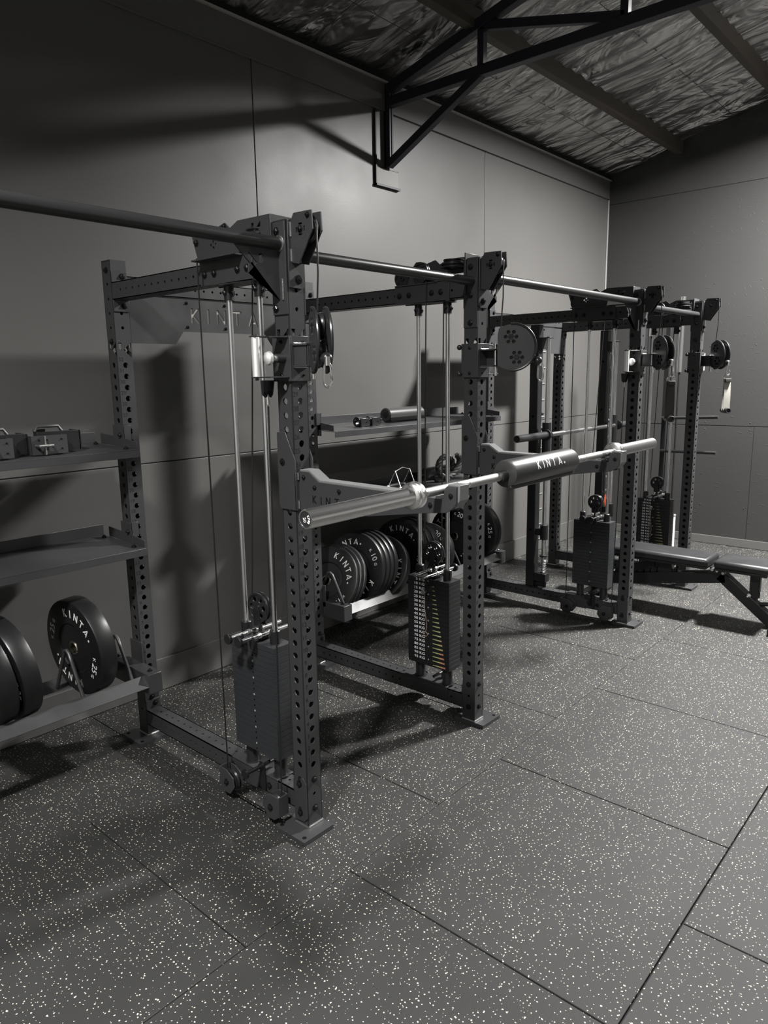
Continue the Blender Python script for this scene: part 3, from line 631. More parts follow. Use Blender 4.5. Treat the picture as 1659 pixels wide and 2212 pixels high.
def handle(p, label, strap):
    t = Thing('exercise_strap', label, 'strap handle', tuple(p), 'strap handles hanging from the cable trolleys'); x, y, z = p; m = M()
    c_, s_ = .66, -.75
    m.tube([(x + c_ * a, y + s_ * a, z + b) for a, b in ((-.026, -.03), (-.026, -.012), (-.012, .004), (.012, .004), (.026, -.012), (.026, -.03))], .003, 8, True); t.part('ring', m, chrome)
    m = M(); hw = .024; L = .235
    pts = []
    for sgn in (1, -1):
        e = Vector((s_, -c_, 0)) * .014 * sgn
        vs = []
        for q in range(7):
            f = q / 6; b = e * math.sin(min(1, f * 1.4) * math.pi / 2)
            for a in (-hw, hw):
                for th in (0, .003): vs.append((x + c_ * a + b.x + s_ * th * sgn * .6, y + s_ * a + b.y - c_ * th * sgn * .6, z - .028 - L * f))
        fs = []
        for q in range(6):
            i = q * 4; j = i + 4; fs += [(i, i + 2, j + 2, j), (i + 1, j + 1, j + 3, i + 3), (i, j, j + 1, i + 1), (i + 2, i + 3, j + 3, j + 2)]
        m.raw(vs, fs)
    t.part('strap', m, strap)
    m = M(); m.box(-.022, .022, -.02, .02, -.055, -.028, Matrix.Translation((x, y, z)) @ Matrix.Rotation(math.atan2(s_, c_), 4, 'Z')); t.part('stitched_end', m, webbing_d, bevel=.004)
    m = M(); zc = z - .028 - L; m.lathe([(.008, -.05), (.010, -.06), (.017, -.062), (.020, -.056), (.020, .056), (.017, .062), (.010, .06), (.008, .05)], (x, y, zc), (.80, .60, 0), 18); t.part('grip_tube', m, dark_m)
handle(tips[2], 'dark strap cable handle hanging in front of the far tower rods', webbing_d)
handle(tips[3], 'pale webbing cable handle hanging against the board wall', webbing)

# ------------------------------------------------------------------ spotter arms, barbell and pad
def spotter(k, label):
    x0 = PX[k]; t = Thing('spotter_arm', label, 'spotter arm', (x0, 0, 1.285), 'spotter arms carrying the barbell')
    m = M(1, x0); P = [(.046, 1.566), (.0, 1.568), (-.047, 1.470), (-.047, 1.288), (.035, 1.288), (.046, 1.30)]
    m.px(P, -.0445, -.0390); m.px(P, .0390, .0445); m.box(-.0445, .0445, -.0475, -.0410, 1.288, 1.424)
    t.part('mounting_sleeve', m, steel, bevel=.0015)
    m = M(1, x0); A = [(-.048, 1.430), (-.098, 1.430), (-.148, 1.398), (-.66, 1.392), (-.735, 1.392), (-.735, 1.375), (-.700, 1.352), (-.62, 1.342), (-.38, 1.304), (-.048, 1.288)]
    for a_, b_ in ((-.030, -.025), (.025, .030)): t.part('side_plate', M(1, x0).px(A, a_, b_), steel, bevel=.001)
    m = M(1, x0); m.prism([(-.0245, y, z) for y, z in ((-.05, 1.40), (-.05, 1.436), (-.098, 1.436), (-.150, 1.4045), (-.655, 1.3985), (-.655, 1.38), (-.145, 1.386), (-.09, 1.41))], (.049, 0, 0)); t.part('nylon_liner', m, edge_m, bevel=.001)
    m = M(1, x0); TP = [(-.690, 1.392), (-.694, 1.424), (-.704, 1.434), (-.738, 1.434), (-.738, 1.385), (-.725, 1.368), (-.700, 1.352)]
    tip = t.part('tip_cheek', M(1, x0).px(TP, -.031, -.024), steel, bevel=.001); t.part('tip_cheek', M(1, x0).px(TP, .024, .031), steel, bevel=.001)
    m = M(1, x0); m.px([(-.7005, 1.365), (-.7005, 1.438), (-.745, 1.438), (-.745, 1.392), (-.725, 1.365)], -.0235, .0235); t.part('tip_block', m, edge_m, tip, bevel=.002)
    m = M(1, x0)
    for y, z in ((-.075, 1.41), (-.13, 1.378), (-.25, 1.375), (-.50, 1.372), (-.64, 1.37), (-.718, 1.405)): m.bolt((-.031, y, z), (-1, 0, 0), .006, .005)
    m.bolt((-.0445, .02, 1.46), (-1, 0, 0), .010, .003)
    t.part('bolts', m, bolt_m)
    m = M(1, x0)
    for p in word(.028, .75): m.prism([(-.0304, -.205 - a, 1.335 + b) for a, b in p], (.0006, 0, 0))
    t.part('cut_lettering', m, ink_m)
    m = M(1, x0)
    for z0, z1 in ((1.40, 1.425), (1.295, 1.325)): m.tube([(-.035, -.050, z0), (-.035, -.050, z1)], .004, 6)
    t.part('weld', m, raw_m)
spotter(0, 'steel spotter arm on the nearest upright, under the thick near sleeve of the barbell')
spotter(1, 'steel spotter arm beside the barbell pad, under the far sleeve of the barbell')

by = -.676; bz0, bz1 = 1.4165, 1.4300
xl, xr = -.575, 1.615
bt = Thing('barbell', 'polished steel barbell with thick sleeves resting across both spotter arms', 'barbell', (xl, by, bz0))
def bp(x): f = (x - xl) / (xr - xl); return Vector((x, by, bz0 + (bz1 - bz0) * f))
ax = bp(xr) - bp(xl)
shaft = M(); shaft.cyl(bp(-.15), bp(1.19), .0138, 24); sh = bt.part('shaft', shaft, bar_m)
for a, b in ((-.10, .052), (.058, .108), (.114, .30), (.76, .862), (.868, .912), (.918, 1.06)): bt.part('knurling', M().cyl(bp(a), bp(b), .0143, 24), knurl_m, sh)
for e, s in ((-.14, -1), (1.18, 1)):
    end = xl if s < 0 else xr; m = M()
    a = ax.normalized() * s; Ls = abs(end - e)
    m.lathe([(.015, -.004), (.030, -.004), (.039, .0), (.0405, .006), (.039, .016), (.036, .018), (.0385, .022), (.0385, .030), (.036, .033), (.027, .036), (.0252, .040), (.0250, Ls - .003), (.0238, Ls), (.0205, Ls), (.0200, Ls - .003)], bp(e), a, 40)
    sl = bt.part('sleeve', m, bar_m)
    m = M(); m.lathe([(.0202, Ls - .006), (.0202, Ls - .0012)], bp(e), a, 32); cp = bt.part('end_cap', m, dark_m, sl)
    if s < 0:
        c0 = bp(e) + a * (Ls - .0010); m = M()
        m.raw(*text('20', .013, .0004), frame(c0 + Vector((0, .004, -.002)), (0, -.2, -1), (0, -1, .2)))
        for i, (wd, pl) in enumerate([GL[ch] for ch in 'KINTA']):
            th = R(38 - 19 * i); sc = .0075; rr = .0125
            cc = c0 + Vector((0, -math.cos(th) * rr, math.sin(th) * rr)); ex = Vector((0, -math.sin(th), -math.cos(th))); ey = Vector((0, -math.cos(th), math.sin(th)))
            m.prism([cc + ex * ((px - wd / 2) * sc) + ey * ((py - .5) * sc) for px, py in pl], (-.0004, 0, 0))
        bt.part('cap_lettering', m, white_m, cp)
    else:
        m = M(); m.lathe([(.0150, -.010), (.0165, -.008), (.0165, -.004)], bp(e), a, 24); bt.part('bushing', m, brass, sl)
pt_ = Thing('barbell_pad', 'thick black barbell pad with white lettering wrapped around the barbell', 'barbell pad', tuple(bp(.33)))
m = M(); pa, pb_ = bp(.33), bp(.785); pax = (pb_ - pa).normalized(); pc = Vector((0, -.002, .006)); Lp = (pb_ - pa).length
m.lathe([(.0165, .001), (.038, .0), (.0455, .004), (.0475, .012), (.0475, Lp - .012), (.0455, Lp - .004), (.038, Lp), (.0165, Lp - .001)], pa + pc, pax, 40)
pad = pt_.part('foam_roll', m, foam_m)
m = M(); m.lathe([(.0148, -.03), (.0195, -.03), (.0195, Lp + .004), (.0148, Lp + .004)], pa, pax, 24); pt_.part('inner_sleeve', m, dark_m)
m = M(); q = pa + pc + Vector((0, -.018, -.047)); m.box(0, Lp, -.009, .009, -.006, .006, frame(q, pax, (0, .93, -.36))); pt_.part('closure_flap', m, dark_m, bevel=.003)
m = M(); rr = .0482
def on_pad(u_, v_):                    # u_ along the roll, v_ along the curve
    th = R(157) + v_ / rr; return pa + pc + pax * u_ + Vector((0, math.cos(th), math.sin(th))) * rr
for p in word(.030, .62):
    bm = bmesh.new(); bv = [bm.verts.new((a, b, 0)) for a, b in p]
    for tri in tessellate_polygon([[Vector((a, b, 0)) for a, b in p]]): bm.faces.new([bv[i] for i in tri])
    for k in range(-5, 6): bmesh.ops.bisect_plane(bm, geom=bm.verts[:] + bm.edges[:] + bm.faces[:], plane_co=(0, k * .0028, 0), plane_no=(0, 1, 0))
    bm.verts.index_update(); m.raw([on_pad(Lp * .50 + v.co.x, -v.co.y) for v in bm.verts], [[v.index for v in f.verts] for f in bm.faces]); bm.free()
vs = [on_pad(Lp * .50 + .104 + .004 * math.cos(a), .011 + .004 * math.sin(a)) for a in [i * .785 for i in range(8)]]; m.prism(vs, Vector((0, math.cos(R(157)), math.sin(R(157)))) * .0008)
pt_.part('lettering', m, white_m, pad)

# ------------------------------------------------------------------ storage shelves and plate troughs
def shelf(xa, xb, zf, label, both):
    t = Thing('storage_shelf', label, 'storage shelf', (xb, 1.169, zf - .03), 'steel shelves between the rear uprights'); dz = .012
    yf, yb = 1.005, 1.40; zb = zf + dz; T = .003
    m = M(); m.prism([(xa, yf, zf), (xa, yb, zb), (xa, yb, zb - T), (xa, yf, zf - T)], (xb - xa, 0, 0)); m.box(xa, xb, yf, yf + T, zf - .034, zf); m.box(xa, xb, yb - T, yb, zb, zb + .052)
    t.part('tray', m, steel, bevel=.001)
    for x, s in ((xb, -1),) + (((xa, 1),) if both else ()):
        m = M(); x1 = x - s * .001; m.prism([(x1, yf + .012, zf + .002), (x1, yf + .012, zf + .034), (x1, yf + .12, zf + .048), (x1, yb - .06, zf + .062), (x1, yb - .06, zb)], (s * .004, 0, 0))
        xp = x - s * .001; m.box(min(xp, xp + s * .005) - (.0), max(xp, xp + s * .005), D - H - .009, D + H + .01, zf - .03, zf + .105)
        m.box(min(x + s * .005, x - s * .034), max(x + s * .005, x - s * .034), D - H - .009, D - H - .003, zf + .035, zf + .105)
        q = t.part('end_bracket', m, steel, bevel=.001)
        m = M(); m.bolt((x + s * .03, yf + .06, zf + .003), (0, 0, 1), .009); m.bolt((x + s * .03, yb - .06, zb), (0, 0, 1), .009); m.bolt((x + s * .006, D - .02, zf + .06), (s, 0, 0), .008); t.part('bolts', m, bolt_m, q)
shelf(-1.80, PX[0] - H - .002, 1.450, 'upper steel shelf holding the folded sandwich brackets', False)
shelf(-1.80, PX[0] - H - .002, 0.995, 'empty steel shelf above the lone 25 KG bumper plate', False)
shelf(PX[1] + H + .02, PX[2] - H - .02, 1.447, 'long steel shelf carrying the foam roller and collars', True)
shelf(PX[1] + H + .02, PX[2] - H - .02, 0.985, 'steel shelf behind the barbell holding rope and cable grips', True)
TZ = .395
def trough(xa, xb, label, hoops, both):
    t = Thing('plate_rack', label, 'plate rack', (xb, 1.169, .3), 'bumper plate racks near the floor')
    for y, s in ((1.0, 1), (1.29, -1)):
        m = M(); P = [(y - s * .045, TZ - .048), (y, TZ), (y + s * .030, TZ - .050), (y + s * .026, TZ - .053), (y, TZ - .007), (y - s * .041, TZ - .051)]; x1_ = xa + (.03 if both else 0); m.prism([(x1_, a_, b_) for a_, b_ in P], (xb - x1_ - .03, 0, 0))
        t.part('rail', m, steel, bevel=.001)
    for x, s in ((xb, -1),) + (((xa, 1),) if both else ()):
        m = M(); m.box(min(x, x + s * .07), max(x, x + s * .07), .955, 1.34, TZ - .085, TZ + .012); q = t.part('end_box', m, steel, bevel=.003)
        m = M(); m.bolt((x + s * .035, 1.0, TZ + .012), (0, 0, 1), .009); m.bolt((x + s * .035, 1.29, TZ + .012), (0, 0, 1), .009); t.part('bolts', m, bolt_m, q)
        m = M(); m.box(min(x, x + s * .006), max(x, x + s * .006), D - H - .02, D + H + .01, TZ - .02, TZ + .115); t.part('hook_plate', m, steel, q, bevel=.001)
    for x in hoops:
        m = M(); m.tube([(x, 1.005, TZ - .01), (x, 1.085, TZ + .135), (x, 1.105, TZ + .17), (x, 1.125, TZ + .182), (x, 1.145, TZ + .176), (x, 1.16, TZ + .15), (x, 1.26, TZ - .03)], .0085, 10); t.part('divider', m, steel)
trough(-1.80, PX[0] - H - .003, 'floor-level plate rack below the twin shelves, holding three bumper plates', (-.40, -.165, -.80, -1.2), False)
trough(PX[1] + H + .003, PX[2] - H - .003, 'floor-level plate rack packed with leaning bumper plates between the two racks', (1.245, 1.62, 2.05, 2.45), True)

def bumper(name_label, x, zc, th, kg, tilt, yaw=0, roll=0, y=1.20, r=.225, fancy=True):
    t = Thing('bumper_plate', name_label, 'bumper plate', (x, y, zc), 'black rubber bumper plates', Euler((R(roll), R(tilt), R(yaw)), 'ZYX'), True)
    t.o.rotation_mode = 'XYZ'
    t.o.rotation_euler = (Matrix.Rotation(R(yaw), 3, 'Z') @ Matrix.Rotation(R(tilt), 3, 'Y') @ Matrix.Rotation(R(roll), 3, 'X')).to_euler()
    b = .010; m = M(); P = [(.026, .004), (.100, .004), (.112, .006), (.118, .0), (r - b, .0), (r - b * .3, b * .3), (r, b), (r, th - b), (r - b * .3, th - b * .3), (r - b, th), (.118, th), (.112, th - .006), (.100, th - .004), (.026, th - .004)]
    m.lathe(P, (0, 0, 0), (1, 0, 0), 64, ring=True); d = t.part('rubber_disc', m, rubber, smooth=30)
    m = M(); m.lathe([(.0252, .0), (.031, -.001), (.034, .003), (.034, .012), (.0252, .014)], (0, 0, 0), (1, 0, 0), 32, ring=True); m.lathe([(.0252, .004), (.0262, .004), (.0262, th - .004), (.0252, th - .004)], (0, 0, 0), (1, 0, 0), 32, ring=True); t.part('hub', m, brass)
    m = M(); m.lathe([(.0001, th * .5), (.0251, th * .5)], (0, 0, 0), (1, 0, 0), 24); t.part('bore', m, ink_m)
    m = M()
    def put(vs2, ang, rr, sc=1.0):      # 2-D shape stood on a circle of radius rr at angle ang (clockwise from the top, seen from -x)
        er = Vector((0, -math.sin(ang), math.cos(ang))); et = Vector((0, -math.cos(ang), -math.sin(ang)))
        return [er * (rr + b_) + et * a_ + Vector((-.0003, 0, 0)) for a_, b_ in vs2]
    for base in (0, math.pi):
        for i, ch in enumerate('KINTA'):
            wd, pl = GL[ch]; hgt = .037
            m.prism(put([((a - wd / 2) * hgt, (b_ - .5) * hgt) for a, b_ in pl], base + R(-31 + 15.5 * i), .167), (-.0006, 0, 0))
        m.prism(put(circ(0, -.008, .0055, 10), base + R(44), .167), (-.0006, 0, 0))
    for ang in (math.pi / 2, -math.pi / 2):
        er = Vector((0, -math.sin(ang), math.cos(ang))); et = Vector((0, -math.cos(ang), -math.sin(ang)))
        m.raw(*text(str(kg), .052, .0004), frame(er * .170 + Vector((-.0004, 0, 0)), et, er))
        for sg, ch in ((-1, 'K'), (1, 'G')):
            a2 = ang + sg * R(16); er2 = Vector((0, -math.sin(a2), math.cos(a2))); et2 = Vector((0, -math.cos(a2), -math.sin(a2)))
            m.raw(*text(ch, .028, .0004), frame(er2 * .170 + Vector((-.0004, 0, 0)), et2, er2))
    t.part('lettering', m, white_m, d)
    return t
bumper('lone 25 KG bumper plate with white lettering, upright beneath the empty shelf', -.362, .572, .084, 25, -3, 4, 22, 1.145)
bumper('outer 25 KG bumper plate of the leaning pair beneath the empty shelf', -.785, .566, .080, 25, -7, 4, 70, 1.145)
bumper('inner 25 KG bumper plate of the leaning pair, touching a thick tread edge', -.691, .566, .080, 25, -7, 4, 20, 1.145)
bumper('thin bumper plate leaning lowest at the front of the packed rack', 1.268, .512, .030, 15, 25, 12, 45, 1.19)
bumper('thin bumper plate second from the front, tucked behind the lowest one', 1.304, .512, .030, 15, 25, 12, 60, 1.19)
bumper('thin bumper plate third from the front of the packed rack', 1.340, .512, .030, 15, 25, 12, 90, 1.19)
for i, (lb, x) in enumerate((('front 10 KG bumper plate of the stack of four, its number facing out', 1.470), ('second 10 KG bumper plate in the stack of four', 1.511), ('third 10 KG bumper plate in the stack of four', 1.552), ('last 10 KG bumper plate in the stack of four', 1.593))):
    bumper(lb, x, .560, .039, 10, 12, 9, -30 if i == 0 else 10 * i, 1.145)
bumper('wide bumper plate leaning between the 10 KG stack and the upright 15 KG plates', 1.695, .512, .058, 15, 26, 10, 100, 1.145)
for i, (lb, x) in enumerate((('front 15 KG bumper plate standing upright with its hub showing', 1.925), ('middle 15 KG bumper plate of the three standing upright', 1.983), ('rear 15 KG bumper plate of the three standing upright', 2.041))):
    bumper(lb, x, .574, .056, 15, 1, 2, 8 if i == 0 else 40 * i, 1.145)
bumper('thick bumper plate leaning behind the small lifting pulley', 2.185, .515, .066, 20, 24, 8, 120, 1.145)
bumper('20 KG bumper plate with a bright steel hub beside the labelled weight stack', 2.56, .572, .074, 20, 3, 0, -72, 1.145)
bumper('25 KG bumper plate at the end of the packed rack, past the second upright', 2.79, .572, .084, 25, 3, 0, -8, 1.145)

# ------------------------------------------------------------------ things on the shelves
def sandwich(x, y, z, label, rot):
    t = Thing('rack_attachment', label, 'rack attachment', (x, y, z), 'rack attachments stored on the upper shelf', (0, 0, R(rot)), True)
    m = M(); S = [(-.075, 0), (.075, 0), (.075, .078), (-.075, .078)]
    hs = [circ(a, b, .004, 8) for a in (-.045, -.012, .05) for b in (.02, .06)]
    m.raw(*sheet(S, hs, .006), frame((0, -.045, 0), (1, 0, 0), (0, 0, 1))); m.box(-.075, -.069, -.045, .07, 0, .078); m.box(.069, .075, -.045, .07, 0, .078); t.part('side_plate', m, steel, smooth=None)
    m = M(); m.tube([(-.06, -.052, .038), (-.055, -.075, .038), (.0, -.078, .038), (.005, -.052, .038)], .006, 8); m.box(-.030, -.024, -.07, -.048, .0, .078); t.part('handle_loop', m, raw_m)
    m = M(); m.box(-.03, .16, .0, .006, .005, .09); m.box(.15, .156, .0, .09, .005, .09); m.box(-.03, .02, .03, .036, .04, .10); t.part('folded_flap', m, black_m, bevel=.001)
    m = M(); m.tube([(-.03, .02, .092), (-.02, .02, .112), (.07, .02, .112), (.085, .02, .09)], .007, 8); t.part('top_handle', m, steel)
    m = M()
    for a in (-.045, -.012, .05):
        for b in (.02, .06): m.bolt((a, -.048, b), (0, -1, 0), .003, .003)
    t.part('rivets', m, bolt_m)
sandwich(-.40, 1.13, 1.459, 'folded steel attachment beside the upright on the upper shelf', 0)
sandwich(-.635, 1.10, 1.459, 'folded steel attachment farther along, past its twin on the upper shelf', 3)
t = Thing('foam_roller', 'black foam barbell roll lying on the long upper shelf', 'foam roller', (1.9, 1.24, 1.50))
m = M(); m.lathe([(.018, .004), (.040, 0), (.047, .008), (.047, .372), (.040, .38), (.018, .376)], (1.885, 1.22, 1.5025), (1, .02, 0), 32); t.part('roll', m, foam_m)
t.part('core', M().lathe([(.014, -.001), (.018, -.001), (.018, .381), (.014, .381)], (1.885, 1.22, 1.5025), (1, .02, 0), 20), dark_m)
t.part('slit', M().box(1.89, 2.26, 1.172, 1.178, 1.465, 1.485), ink_m)
for i, (x, lb) in enumerate(((1.565, 'black plastic collar clamp at the near end of the long shelf'), (1.668, 'black plastic collar clamp between its twin and the foam roll'))):
    t = Thing('collar_clamp', lb, 'collar clamp', (x, 1.13, 1.4525), 'barbell collars on the long shelf')
    S = sheet(circ(0, .028, .03, 20)[:], [circ(0, .028, .019, 16)], .04); m = M(); m.raw(*S, frame((x - .03, 1.13, 1.4535), (0, 1, 0), (0, 0, 1))); t.part('ring', m, dark_m, smooth=None)
    m = M(); m.box(x - .05, x + .03, 1.09, 1.10, 1.455, 1.505); m.box(x - .02, x + .045, 1.10, 1.125, 1.46, 1.475); m.box(x + .03, x + .055, 1.10, 1.13, 1.465, 1.495); t.part('lever', m, dark_m, bevel=.002)
    t.part('hinge_pins', M().cyl((x, 1.088, 1.48), (x, 1.1, 1.48), .005, 8).cyl((x + .025, 1.09, 1.485), (x + .025, 1.1, 1.485), .004, 8), bolt_m)
zS = .992
t = Thing('row_handle', 'double cable row handle with thin silver frame on the shelf behind the barbell', 'row handle', (2.03, 1.2, zS))
for y in (1.14, 1.25): 
    t.part('grip', M().cyl((1.95, y, zS + .02), (2.09, y, zS + .02), .0165, 16), dark_m)
    t.part('grip_end', M().cyl((1.925, y, zS + .02), (1.95, y, zS + .02), .012, 14), bar_m); t.part('grip_end', M().cyl((2.09, y, zS + .02), (2.12, y, zS + .02), .012, 14), bar_m)
m = M()
for x in (1.945, 2.10): m.tube([(x, 1.14, zS + .025), (x + .01, 1.195, zS + .13), (x, 1.25, zS + .025)], .003, 8)
m.tube([(1.955, 1.195, zS + .128), (2.03, 1.195, zS + .150), (2.11, 1.195, zS + .128)], .003, 8); t.part('frame', m, bar_m)
t = Thing('triceps_rope', 'braided black rope coiled on the shelf behind the barbell', 'rope', (2.5, 1.2, zS))
pts = []
for i in range(44):
    a = i / 43; th = 2 * math.pi * 1.35 * a - .5
    pts.append((2.50 + .10 * math.cos(th) + .10 * max(0, a - .75) * 4, 1.19 - .05 * a, zS + .105 + .075 * math.sin(th)))
m = M()
for k in range(3):
    pp = []
    for i, p in enumerate(pts):
        ph = i * 1.15 + k * 2.094; th = 2 * math.pi * 1.35 * i / 43 - .5
        e1 = Vector((math.cos(th), 0, math.sin(th))); pp.append(Vector(p) + (e1 * math.cos(ph) + Vector((0, 1, 0)) * math.sin(ph)) * .012)
    m.tube(pp, .012, 8)
t.part('braid', m, mat('black_rope', (.010, .010, .010), .55))
t.part('rope_end', M().lathe([(.02, 0), (.028, .01), (.028, .03), (.02, .04)], (2.42, 1.19, zS + .004), (0, 0, 1), 16), dark_m)
t = Thing('ankle_strap', 'small black buckled strap on the shelf nearest the spotter arm', 'strap', (1.62, 1.2, zS))
m = M(); m.tube([(1.62 + .055 * math.cos(a * .5236), 1.2 + .04 * math.sin(a * .5236), zS + .028) for a in range(12)], .025, 6, True); t.part('band', m, webbing_d); t.part('buckle', M().box(1.575, 1.60, 1.155, 1.17, zS + .02, zS + .06), bar_m, bevel=.002)
t = Thing('lat_bar', 'thick black padded bar lying at the back of the shelf behind the rope', 'bar', (2.3, 1.32, zS))
t.part('padded_tube', M().lathe([(.02, 0), (.04, .006), (.042, .02), (.042, .42), (.04, .435), (.02, .44)], (2.42, 1.31, zS + .052), (1, 0, 0), 24), foam_m); t.part('end_stub', M().cyl((2.36, 1.31, zS + .052), (2.42, 1.31, zS + .052), .014, 14), dark_m)

# ------------------------------------------------------------------ smith machine
sy, ry = .745, .648
t = Thing('smith_machine', 'black smith machine with chrome guide rods and a counterbalanced bar inside the corner rack', 'smith machine', (PX[2], sy, .1525))
for x, s in ((PX[2], 1), (PX[3], 1)):
    t.part('post', M().box(x - .034, x + .034, sy - .034, sy + .034, .158, 2.104), black_m, bevel=.003)
    m = M(); m.box(x - .034, x + .034, ry - .02, sy - .035, 2.005, 2.012); m.box(x - .034, x + .034, sy - .06, sy - .034, 1.93, 2.012); m.box(x - .05, x + .05, sy - .05, sy + .05, .154, .158); t.part('top_bracket', m, black_m, bevel=.002)
    t.part('guide_rod', M().cyl((x, ry, .27), (x, ry, 2.02), .0155, 20), rod_m)
    m = M(); m.box(x - .03, x + .03, ry - .035, sy - .034, .205, .268); m.py([(x - .006, .158), (x + .006, .158), (x + .006, .268), (x - .006, .268)], sy - .034 - .09, sy - .034); t.part('rod_foot', m, black_m, bevel=.002)
    m = M(); pts = [(x + .021 * math.cos(i * .6), ry + .021 * math.sin(i * .6), .27 + i * .0012 * 1.6) for i in range(66)]; m.tube(pts, .0028, 6); t.part('spring', m, chrome)
    t.part('spring_cap', M().cyl((x, ry, .396), (x, ry, .408), .029, 18), dark_m)
    for z in (1.912, 1.797, 1.682, 1.565, 1.44, 1.32, 1.207, 1.09, .975, .861, .743, .627, .511): t.part('hook_peg', M().cyl((x + .034, sy - .02, z), (x + .082, sy - .02, z), .0095, 12), bar_m)
    m = M(); m.cyl((x, ry, 1.165), (x, ry, 1.405), .033, 22); sl = t.part('carriage', m, black_m)
    m = M(); m.tube([(x + .05, ry + .03, 1.31), (x + .06, ry + .085, 1.37), (x + .062, ry + .10, 1.44), (x + .06, ry + .085, 1.475), (x + .055, ry + .065, 1.46)], .010, 8); m.box(x + .034, x + .06, ry - .01, ry + .05, 1.29, 1.33); t.part('safety_hook', m, black_m, sl)
    m = M(); m.cyl((x, ry, .53), (x, ry, .64), .030, 20); m.box(x - .02, x + .02, ry, sy - .034, .56, .61); t.part('catch_collar', m, black_m)
    m = M()
    for z in (1.85, 1.45, .95, .6): m.cyl((x - .0341, sy, z), (x - .0346, sy, z), .010, 12)
    t.part('bore_holes', m, ink_m)
bzs = 1.318
sm = t.part('bar', M().cyl((PX[2] + .03, ry - .02, bzs), (PX[3] - .03, ry - .02, bzs), .0165, 20), bar_m)
for a, b in ((3.25, 3.48), (3.70, 3.95)): t.part('knurling', M().cyl((a, ry - .02, bzs), (b, ry - .02, bzs), .0172, 20), chrome, sm)
for x, e, s in ((PX[2], 2.575, -1), (PX[3], 4.62, 1)):
    m = M(); a = abs(e - x); m.lathe([(.014, .03), (.040, .034), (.040, .045), (.026, .048), (.0255, a - .003), (.023, a), (.012, a - .002)], (x, ry - .02, bzs), (s, 0, 0), 28); t.part('sleeve', m, tube_m, sm)

# ------------------------------------------------------------------ bench
t = Thing('weight_bench', 'black adjustable bench with flat back pad and seat, standing inside the corner rack', 'bench', (3.6, -.2, 0))
def padm(m, x0, x1, y0, y1, z0, z1): m.box(x0, x1, y0, y1, z0, z1)
m = M(); padm(m, 3.455, 3.735, -.405, .62, .385, .450); t.part('back_pad', m, vinyl, bevel=.022)
m = M(); padm(m, 3.445, 3.745, -.81, -.445, .395, .455); t.part('seat_pad', m, vinyl, bevel=.022)
t.part('pad_board', M().box(3.47, 3.72, -.39, .6, .372, .388), black_m, bevel=.003); t.part('seat_board', M().box(3.46, 3.73, -.79, -.46, .380, .398), black_m, bevel=.003)
def beam2(m, p, q, wx, wz): return barm(m, p, q, wx, wz)
t.part('main_beam', beam2(M(), (3.595, -.50, .315), (3.595, .50, .135), .07, .085), black_m, bevel=.004)
t.part('front_leg', beam2(M(), (3.595, -.46, .325), (3.595, -.84, .02), .07, .075), black_m, bevel=.004)
t.part('front_foot', M().box(3.40, 3.79, -.90, -.83, .0, .05), black_m, bevel=.006)
t.part('rear_foot', M().box(3.36, 3.83, .44, .52, .0, .07), black_m, bevel=.006)
t.part('rear_post', M().box(3.56, 3.63, .44, .51, .05, .20), black_m, bevel=.004)
m = M(); teeth = []
for i in range(11):
    y = -.15 + i * .05; z = .315 - (y + .50) * .18 + .044; m.px([(y, z), (y - .012, z + .03), (y + .008, z + .034), (y + .02, z + .012), (y + .034, z - .008)], 3.575, 3.581); m.px([(y, z), (y - .012, z + .03), (y + .008, z + .034), (y + .02, z + .012), (y + .034, z - .008)], 3.609, 3.615)
t.part('ladder_teeth', m, black_m)
t.part('support_strut', beam2(M(), (3.595, -.10, .365), (3.595, .28, .245), .05, .06), black_m, bevel=.003)
t.part('support_post', M().box(3.565, 3.625, -.12, -.03, .265, .37).box(3.57, 3.575, .0, .01, .27, .36), black_m, bevel=.003)
t.part('rear_strut', M().box(3.565, 3.625, .22, .29, .20, .372), black_m, bevel=.003)
m = M(); m.box(3.53, 3.66, -.50, -.40, .335, .385); hg = t.part('hinge_block', m, black_m, bevel=.003)
m = M(); m.cyl((3.50, -.425, .372), (3.69, -.425, .372), .011, 14); m.bolt((3.53, -.45, .36), (-1, 0, 0), .007); m.bolt((3.53, -.49, .35), (-1, 0, 0), .007); t.part('hinge_pin', m, bar_m, hg)
t.part('seat_strut', M().box(3.57, 3.576, -.72, -.66, .19, .385).box(3.614, 3.62, -.72, -.66, .19, .385).box(3.576, 3.614, -.725, -.719, .24, .385), black_m, bevel=.002)
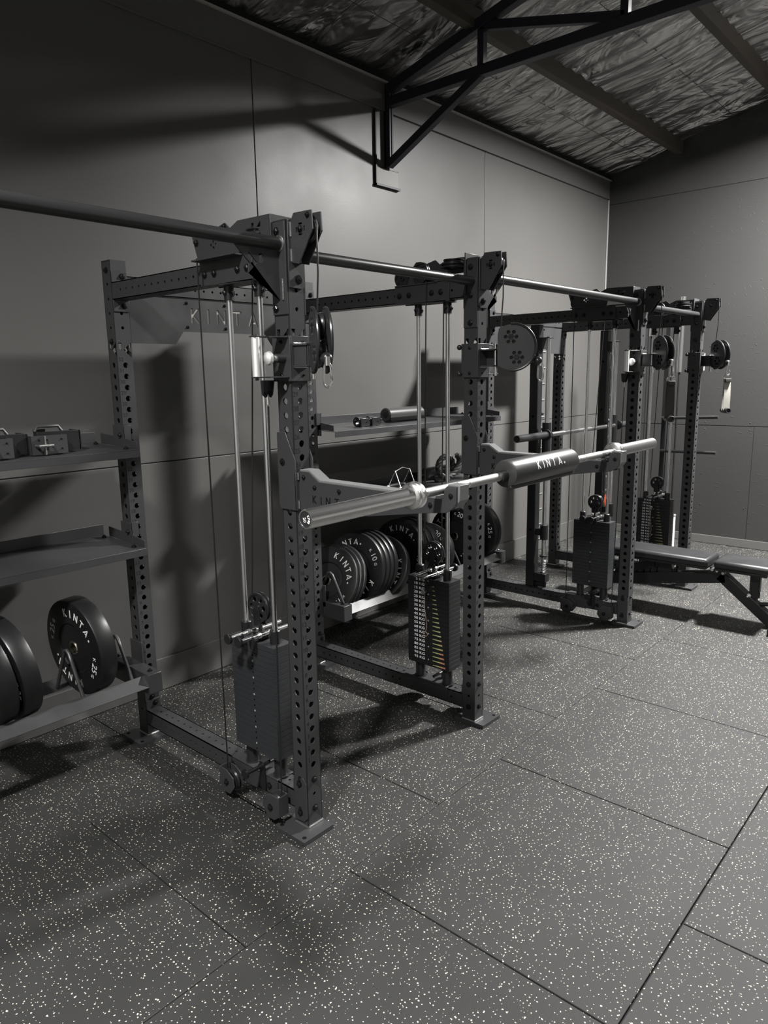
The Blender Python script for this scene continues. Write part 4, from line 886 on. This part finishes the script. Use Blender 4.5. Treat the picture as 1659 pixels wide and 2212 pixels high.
m = M(); m.bolt((3.559, -.665, .215), (-1, 0, 0), .010); m.ball((3.555, -.655, .205), .009, 10); t.part('pop_pin', m, bar_m)
m = M(); m.tube([(3.595, -.73, .155), (3.595, -.79, .165), (3.595, -.87, .15), (3.595, -.90, .09)], .014, 10); t.part('carry_handle', m, dark_m)

# ------------------------------------------------------------------ corner horn stand
hx, hy = 5.05, .54
t = Thing('plate_horn_stand', 'slim black stand with two cross horns against the board wall behind the last upright', 'plate stand', (hx, hy, 0))
t.part('post', M().box(hx - .022, hx + .022, hy - .022, hy + .022, .02, 2.30), black_m, bevel=.003)
t.part('foot', M().box(hx - .25, hx + .20, hy - .03, hy + .03, .0, .05).box(hx - .03, hx + .03, hy - .3, hy + .3, .0, .05), black_m, bevel=.004)
for z in (1.335, 1.03):
    t.part('horn', M().cyl((hx - .02, hy + .012, z), (hx - .28, hy - .56, z + .035), .0145, 16), tube_m)
for dx, dy, z0, z1 in ((-.03, .15, 2.08, 2.46), (.08, -.08, 1.75, 2.42)):
    t.part('chrome_sleeve', M().cyl((hx + dx, hy + dy, z0), (hx + dx, hy + dy, z1), .022, 18), bar_m)
    t.part('sleeve_rod', M().cyl((hx + dx, hy + dy, .05), (hx + dx, hy + dy, z0), .009, 12), black_m)
t = Thing('foam_cylinder', 'slim white tube standing upright beside the corner weight stack', 'tube', (4.86, .34, 0))
t.part('tube_body', M().cyl((4.86, .34, .012), (4.86, .34, .46), .018, 18), white_m); t.part('cap', M().cyl((4.86, .34, .46), (4.86, .34, .475), .021, 18), grey_m); t.part('base', M().cyl((4.86, .34, 0), (4.86, .34, .012), .04, 18), dark_m)
t = Thing('warning_tag', 'small orange diamond tag fixed behind the dark weight stack', 'tag', (4.10, .66, .68))
t.part('diamond', M().prism([(4.10 - .036, .66, .68), (4.10, .66, .735), (4.10 + .036, .66, .68), (4.10, .66, .625)], (0, -.003, 0)), orange_m); t.part('tie', M().cyl((4.10, .661, .73), (4.139, .712, .75), .003, 6), dark_m)
